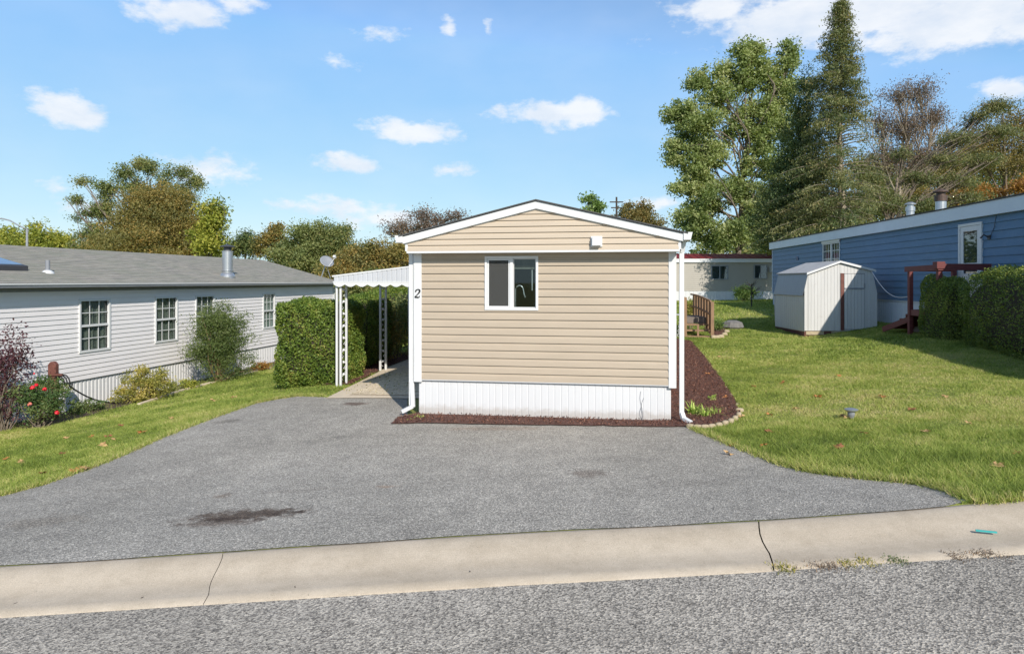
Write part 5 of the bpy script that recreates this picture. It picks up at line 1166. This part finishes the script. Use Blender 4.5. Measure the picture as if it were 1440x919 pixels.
tree('lime_shrub_tree', 'bright green leafy tree low behind the blue roof end', 'tree', gb(1112, 46), pt(1112, 320, 46), .16, B([(1105, 325, 26, 16), (1135, 330, 22, 12), (1085, 342, 22, 14), (1170, 328, 18, 10)], 46), 70, 9000, .2, L_yel, 'bark', .5, .55, 5, .45, 122)
# tall hemlock: trunk with layered drooping boughs
def hemlock(name, label, px, Y, ytop, ybase, reach, seed, r0, lm, nb_=120, asym=1.0, bare=None, nl=46, size=.17, group=None):
    r = np.random.default_rng(seed); base = gb(px, Y); zt = at(px, ytop, Y).z; root = empty(name, base, label, 'tree', group)
    mb = MB(); tp = [(base.x + .1 * math.sin(i * .7), Y, base.z - .3 + (zt - base.z + .3) * i / 12) for i in range(13)]; mb.tube(tp, [r0 * (1 - i / 12.5) + .02 for i in range(13)], 10)
    pts = []; var = []
    H_ = zt - base.z
    for i in range(nb_):
        f = 1 - (i + r.uniform()) / nb_ * .78; z = base.z + H_ * f; a = i * 2.399 + r.normal() * .3
        sx = math.cos(a); L_ = reach(f) * r.uniform(.42, 1.3) * (asym if sx > 0 else 1.0)
        rise = .35 - (1 - f) * .1; n = 8; bp = []
        for k in range(n + 1):
            t = k / n; bp.append(Vector((base.x + math.cos(a) * L_ * t, Y + math.sin(a) * L_ * t, z + L_ * (rise * t - .38 * t * t))))
        mb.tube(bp, [max(.008, .045 * (1 - t / n) * min(1, L_ / 2)) for t in range(n + 1)], 4, False)
        dens = 1.0 if bare is None else bare(f, sx); m_ = int(nl * max(.3, L_ / 2.5) * dens); cv = r.uniform()
        side = Vector((-math.sin(a), math.cos(a), 0))
        for k in range(m_):
            t = r.uniform(.25 if dens > .6 else .5, 1.05); kk = min(n - 1, int(t * n)); c = bp[kk].lerp(bp[kk + 1], min(1.2, t * n - kk)); wdt = (1.05 - t) * L_ * .35 + .1
            q = c + side * r.normal() * wdt * .6 + Vector((0, 0, -abs(r.normal()) * .16 - .02)); pts.append(tuple(q)); var.append(np.clip(cv * .5 + r.uniform() * .5, 0, 1))
    pts = np.array(pts); rep = 4; P = np.repeat(pts, rep, 0) + r.normal(size=(len(pts) * rep, 3)) * np.array([.16, .16, .07])
    Vv, Ff = leaf_cards(P, size, .3, .5, r); mesh_np('crown', Vv, Ff, lm, root, attr=np.repeat(np.clip(np.repeat(var, rep) + r.normal(size=len(P)) * .1, 0, 1), 4))
    mb.build('trunk', M['palebark'], root, smooth=True); return root
def reachA(f): return 4.6 * (1 - f) ** .62 + .25 if f > .35 else 4.0
hemlock('hemlock', 'tallest hemlock with bare lower trunk behind the blue home', 1183, 38, 0, 330, lambda f: (4.3 * (1 - f) ** .85 + .2), 130, .24, L_con2, 330, .74, lambda f, s: (1.05 if f > .6 else (1.0 if s < 0 else .2)), 84, .17)
tree('spreading_hemlock', 'wide hemlock with long limbs sweeping up to the right', 'tree', gb(1238, 39), pt(1262, 250, 39), .24,
     B([(1250, 285, 30, 14), (1290, 250, 26, 9), (1325, 225, 26, 8), (1350, 195, 24, 8), (1375, 165, 22, 8), (1400, 150, 20, 9), (1405, 185, 26, 8), (1340, 255, 30, 10), (1385, 225, 28, 9), (1225, 255, 20, 12), (1210, 290, 22, 14), (1300, 290, 40, 12), (1360, 280, 30, 10), (1270, 215, 18, 8)], 39, .9),
     560, 42000, .15, L_con2, 'bark', .36, .3, 20, .75, 131, None, .5)
tree('purple_tree', 'thin leaved purplish tree behind the spreading hemlock', 'tree', gb(1276, 60), pt(1278, 140, 60), .26,
     B([(1262, 135, 24, 22), (1292, 128, 26, 20), (1240, 175, 26, 24), (1275, 180, 36, 28), (1310, 165, 24, 22), (1250, 225, 36, 26), (1298, 225, 34, 26)], 60), 620, 26000, .15, L_bare, 'palebark', .6, .5, 40, .7, 132, None, thin=1.3, bend=.08)
tree('autumn_tree', 'brown leaved tree at the top right edge of the photo', 'tree', gb(1412, 56), pt(1410, 160, 56), .3,
     B([(1400, 190, 34, 26), (1432, 170, 24, 26), (1380, 225, 38, 26), (1425, 225, 36, 30), (1455, 200, 30, 40), (1345, 240, 30, 20)], 56), 420, 24000, .17, L_brown, 'bark', .6, .5, 22, .55, 133, None)
tree('orange_tree', 'low orange tree above the blue home roof', 'tree', gb(1378, 50), pt(1378, 262, 50), .14, B([(1372, 271, 24, 8), (1345, 278, 18, 7), (1400, 274, 14, 7), (1378, 285, 36, 8)], 50), 60, 8000, .17, L_rust, 'bark', .5, .55, 4, .4, 134)
tree('orange_tree', 'bright orange tree touching the right edge above the blue roof', 'tree', gb(1438, 48), pt(1438, 252, 48), .14, B([(1434, 262, 14, 8), (1452, 262, 16, 10)], 48), 40, 4000, .17, L_rust, 'bark', .45, .55, 4, .4, 135)
for i, (px, Y, bl, lab) in enumerate(((1200, 66, [(1190, 300, 40, 26), (1225, 290, 34, 24), (1160, 310, 34, 22)], 'brown green background tree left of the small roof flue'), (1300, 68, [(1290, 285, 44, 22), (1335, 280, 36, 20)], 'brown background tree behind the roof flues'), (1400, 70, [(1390, 250, 50, 34), (1440, 240, 40, 44)], 'brown green background tree behind the orange trees'), (1340, 74, [(1335, 225, 44, 34), (1300, 255, 44, 30), (1370, 200, 30, 22)], 'olive brown background tree between the purple tree and the right edge'), (1250, 72, [(1245, 262, 44, 28), (1215, 240, 24, 26)], 'olive background tree behind the purple tree'))):
    tree('background_tree', lab, 'tree', gb(px, Y), pt(px, bl[0][1], Y), .25, B(bl, Y), 160, 14000, .25, [L_olive, L_dome, L_olive, L_dome, L_olive][i], 'bark', .8, .5, 6, .5, 140 + i)
# bare sapling and its neighbours on the back lawn, whose shadows fall on the cream wall
p = G(1057, 432); root = empty('bare_sapling', p, 'slim bare sapling on the back lawn before the cream home', 'tree')
mb = MB(); top = Vector((p.x, p.y, at(1057, 398, p.y).z)); mb.tube([p - Vector((0, 0, .1)), top], [.035, .015], 6)
mb.build('trunk', M['darkbark'], root)
mb = MB(); rr = random.Random(4)
for i in range(16):
    t = rr.uniform(.45, .95); a = rr.uniform(0, 6.28); s = p.lerp(top, t); e = s + Vector((math.cos(a) * .9, math.sin(a) * .9, rr.uniform(.3, .9))) * (1.25 - t); q, qr = limb(s, e, .014, .004, .1, 4); mb.tube(q, qr, 4, False)
mb.build('branches_or_shade_core', M['darkbark'], root)
tree('garden_tree', 'leafy tree standing behind the far end of the blue home', 'tree', gb(1180, 35), pt(1195, 330, 35), .2, B([(1170, 345, 26, 22), (1205, 335, 26, 18), (1145, 352, 16, 12)], 35.5, .8), 90, 5000, .2, L_olive, 'bark', .5, .5, 10, .6, 150)

# distant woodland belt
r = np.random.default_rng(77); n = 70000; px = r.uniform(-700, 2200, n); Y = r.uniform(95, 120, n); hgt = 6.5 + 2.0 * np.sin(px * .013) + 1.5 * np.sin(px * .041 + 1) + .8 * np.sin(px * .11)
x = (px - CX) / F * Y; z = r.uniform(0, 1, n) ** .6 * hgt - .5; Vv, Ff = leaf_cards(np.column_stack([x, Y, z]), .9, .6, .3, r)
tag(mesh_np('distant_woods', Vv, Ff, L_olive, attr=np.repeat(np.clip(.4 + .3 * np.sin(px * .05) + r.uniform(-.3, .3, n), 0, 1), 4)), 'far wood of brownish green trees beyond the homes', 'woods', None, 'stuff')

# ------------------------------------------------------------------ grass blades, mulch chips, litter
L_grass = leafmat('grass blades', [(.11, .15, .026), (.25, .335, .055), (.47, .47, .14), (.62, .50, .27)], .3, .6, 1.0)
def lawn_mask(x, y):
    ok = (y > kerb_back(x) + .02)
    for poly in (drive, pad, mul, mul2, mul3): ok &= ~pip(x, y, poly)
    ok &= ~pip(x, y, [(-10.0, 12), (-10.6, 8), (-14, 8), (-14, 29), (-7.35, 28)])
    for fr, (a, b, c, d_) in ((H, (0, 3.8, 0, 16)), (Sf, (0, sw, 0, SD)), (Bh, (0, BL, 0, 4.2))):
        dx = x - fr.o.x; dy = y - fr.o.y; u = dx * fr.f.x + dy * fr.f.y; v = dx * fr.a.x + dy * fr.a.y; ok &= ~((u > a) & (u < b) & (v > c) & (v < d_))
    return ok
def wave(x, y, s, ph): return np.sin(x * s + ph + 1.3 * np.sin(y * s * .7 + ph)) * np.sin(y * s * 1.13 + ph * 2 + np.sin(x * s * .6))
def blades(n, x0, x1, y0, y1, h, w, r):
    x = r.uniform(x0, x1, n); y = r.uniform(y0, y1, n)
    ok = lawn_mask(x, y) & (np.abs(x) < y * .95 + 1.5); 
    inbed = pip(x, y, leftbed); ok &= ~(inbed & (r.uniform(size=n) > .25))
    x, y = x[ok], y[ok]; n = len(x); z = T(x, y); a = r.uniform(0, 6.283, n)
    pat = .54 + .20 * wave(x, y, .8, 1) + .24 * wave(x, y, 2.3, 4) + .16 * wave(x, y, 6.3, 2) + .16 * wave(x, y, 15, 5) + .42 * np.exp(-((x - 7.2) / 3.2) ** 2 - ((y - 10.3) / 2.8) ** 2) - .12 * np.exp(-((x - 3.6) / 1.3) ** 2 - ((y - 7.5) / 1.6) ** 2)
    tall = 1 + .35 * wave(x, y, 1.9, 3) + .3 * wave(x, y, 5.1, 7) + .5 * ((x > 1.5) & (y < 6.6)); hh = h * r.uniform(.5, 1.3, n) * tall
    lean = r.normal(0, .9, (n, 2)) * hh[:, None]
    dx = np.cos(a) * w * r.uniform(.6, 1.3, n); dy = np.sin(a) * w * r.uniform(.6, 1.3, n)
    Vv = np.stack([np.column_stack([x - dx, y - dy, z - .004]), np.column_stack([x + dx, y + dy, z - .004]), np.column_stack([x + lean[:, 0], y + lean[:, 1], z + hh])], 1).reshape(-1, 3)
    c = np.clip(pat * .66 + r.uniform(-.25, .34, n) - .03 + .02 * ((x > 1.5) & (y < 6.6)), 0, 1); return Vv, np.repeat(c, 3)
r = np.random.default_rng(9); VV = []; AA = []
for args in ((200000, 2.2, 10, 4.6, 9, .045, .0035), (190000, -9.5, -4.2, 5.5, 13, .038, .004), (250000, 2.4, 13, 8.5, 16, .036, .005), (90000, -10, -3, 12, 20, .04, .007), (150000, 3.5, 14, 15, 27, .045, .010), (50000, -9, 0, 18, 32, .06, .012), (60000, 5, 22, 26, 45, .07, .018)):
    a_, b_ = blades(*args, r); VV.append(a_); AA.append(b_)
VV = np.concatenate(VV); AA = np.concatenate(AA)
tag(mesh_np('grass', VV, np.arange(len(VV)).reshape(-1, 3), L_grass, attr=AA, base=(0, 0, 0)), 'short mown grass of the lawns', 'grass', None, 'stuff')
# fringe of grass over the driveway edges
r = np.random.default_rng(19); vs = []; av = []
edge = [g2(*p) for p in ((1362, 703), (1345, 694), (1300, 682), (1220, 674), (1150, 666), (1090, 651), (1040, 631), (1000, 614), (975, 604))]
edge2 = [g2(*p) for p in ((455, 558), (420, 557), (392, 561), (360, 567), (300, 588), (230, 615), (150, 650), (60, 682), (0, 698))]
for ed, nn in ((edge, 5000), (edge2, 6000), ([(3.2, kerb_back(3.2) + .01), (6, kerb_back(6) + .01)], 2500)):
    P = np.array(ed); seg = r.integers(0, len(P) - 1, nn); t = r.uniform(size=nn)[:, None]; c = P[seg] * (1 - t) + P[seg + 1] * t + r.normal(0, .03, (nn, 2))
    z = T(c[:, 0], c[:, 1]); a = r.uniform(0, 6.28, nn); w = .004; h = r.uniform(.03, .08, nn); ln = r.normal(0, .04, (nn, 2))
    vs.append(np.stack([np.column_stack([c[:, 0] - np.cos(a) * w, c[:, 1] - np.sin(a) * w, z]), np.column_stack([c[:, 0] + np.cos(a) * w, c[:, 1] + np.sin(a) * w, z]), np.column_stack([c + ln, z + h])], 1).reshape(-1, 3)); av.append(np.repeat(r.uniform(.1, 1, nn), 3))
vs = np.concatenate(vs); tag(mesh_np('grass_fringe', vs, np.arange(len(vs)).reshape(-1, 3), L_grass, attr=np.concatenate(av), base=(0, 0, 0)), 'ragged grass along the driveway edges', 'grass', None, 'stuff')
# mulch chips
L_chip = leafmat('mulch chips', [(.045, .02, .015), (.115, .048, .032), (.18, .072, .045), (.28, .16, .11)], .0, .9, 1.0)
cs = []
for poly, n in ((mul, 26000), (mul2, 4000), (mul3, 800)):
    P = np.array(poly); lo, hi = P.min(0), P.max(0); c = r.uniform(lo, hi, (n * 3, 2)); c = c[pip(c[:, 0], c[:, 1], poly)][:n]; c = c + r.normal(0, .015, c.shape)
    cs.append(np.column_stack([c, T(c[:, 0], c[:, 1]) + .028 + r.uniform(0, .02, len(c))]))
cs = np.concatenate(cs); Vv, Ff = leaf_cards(cs, .036, .35, .7, r)
tag(mesh_np('mulch_chips', Vv, Ff, L_chip, attr=np.repeat(r.uniform(size=len(cs)) ** 1.4, 4)), 'loose red brown bark chips', 'mulch', None, 'stuff')
# tiny leaf bits on pad
c = np.array([tuple(H(u, v))[:2] for u, v in zip(r.uniform(-2.3, -.1, 700), r.uniform(1.8, 8, 700))]); cs = np.column_stack([c, T(c[:, 0], c[:, 1]) + .035]); Vv, Ff = leaf_cards(cs, .035, .6, 1.2, r)
tag(mesh_np('leaf_bits', Vv, Ff, L_azalea, attr=np.repeat(r.uniform(size=len(cs)), 4)), 'crumbs of dry leaf on the carport floor', 'leaf litter', None, 'stuff')
# fallen maple leaves
def maple_mesh(seed, mat):
    rr = np.random.default_rng(seed); vs = [(0, 0, .012)]; n = 14
    for k in range(n):
        a = 2 * math.pi * k / n; R_ = (.07 if k % 2 == 0 else .035) * rr.uniform(.8, 1.1); vs.append((R_ * math.cos(a), R_ * math.sin(a), .03 * rr.uniform(-.3, 1)))
    me = bpy.data.meshes.new('fallen_leaf'); me.from_pydata(vs, [], [(0, 1 + k, 1 + (k + 1) % n) for k in range(n)]); me.materials.append(mat); return me
LM = [maple_mesh(i, m_) for i, m_ in enumerate((simple('fallen leaf orange', (.42, .17, .05), .7), simple('fallen leaf tan', (.45, .28, .12), .7), simple('fallen leaf brown', (.25, .10, .04), .8)))]
rr = random.Random(12)
lp = [(1043, 588), (1012, 503), (995, 527), (1082, 585), (1082, 610), (1030, 627), (1012, 618), (1192, 590), (1185, 588), (1282, 578), (1430, 641), (1362, 598), (1120, 577), (1060, 545), (1215, 612), (1180, 632), (1300, 610), (1240, 560), (1100, 540), (1150, 560), (1330, 560), (1074, 629),
      (158, 620), (152, 616), (145, 629), (94, 618), (128, 616), (9, 647), (30, 653), (120, 662), (105, 665), (60, 668), (200, 610), (240, 590), (88, 640), (170, 600), (300, 565), (330, 560), (1025, 640), (1180, 530), (1020, 560), (1400, 660)]
for i, (px, py) in enumerate(lp):
    kq = rr.randrange(3); o = bpy.data.objects.new('fallen_leaf', LM[kq]); COL.objects.link(o); p = G(px, py, .014 if 1000 < px < 1035 and py > 600 else .028); o.location = p; o.rotation_euler = (rr.uniform(-.4, .4), rr.uniform(-.4, .4), rr.uniform(0, 6)); s = rr.uniform(.7, 1.15); o.scale = (s, s, s)
    left = px < 500
    tag(o, ('orange', 'tan', 'dark brown')[kq] + (' dry fallen leaf on the left lawn by the driveway' if left else (' dry fallen leaf near the mulch bed end of the right lawn' if px < 1100 else (' dry fallen leaf around the grey garden light on the right lawn' if px < 1250 else ' dry fallen leaf on the far right of the right lawn'))), 'leaf', 'fallen leaves on the left lawn' if left else 'fallen leaves on the right lawn')
ml = bpy.data.meshes.new('kerb_leaf'); ml.from_pydata([(-.018, 0, .004), (0, -.006, .002), (.018, 0, .006), (0, .008, .004)], [], [(0, 1, 2, 3)]); ml.materials.append(simple('blackened leaf', (.05, .035, .03), .8))
for i, (px, py) in enumerate(((22, 848), (200, 840), (415, 825), (434, 836), (490, 806), (390, 814), (276, 816), (95, 804), (661, 803))):
    o = bpy.data.objects.new('kerb_leaf', ml); COL.objects.link(o); p = G(px, py); p = GK(px, py, .004 if py > 812 else .012); o.location = p; o.rotation_euler = (0, 0, rr.uniform(0, 3)); s = rr.uniform(.4, 1); o.scale = (s, s, s)
    tag(o, 'tiny blackened leaf scrap on the kerb', 'leaf', 'leaf scraps on the kerb')
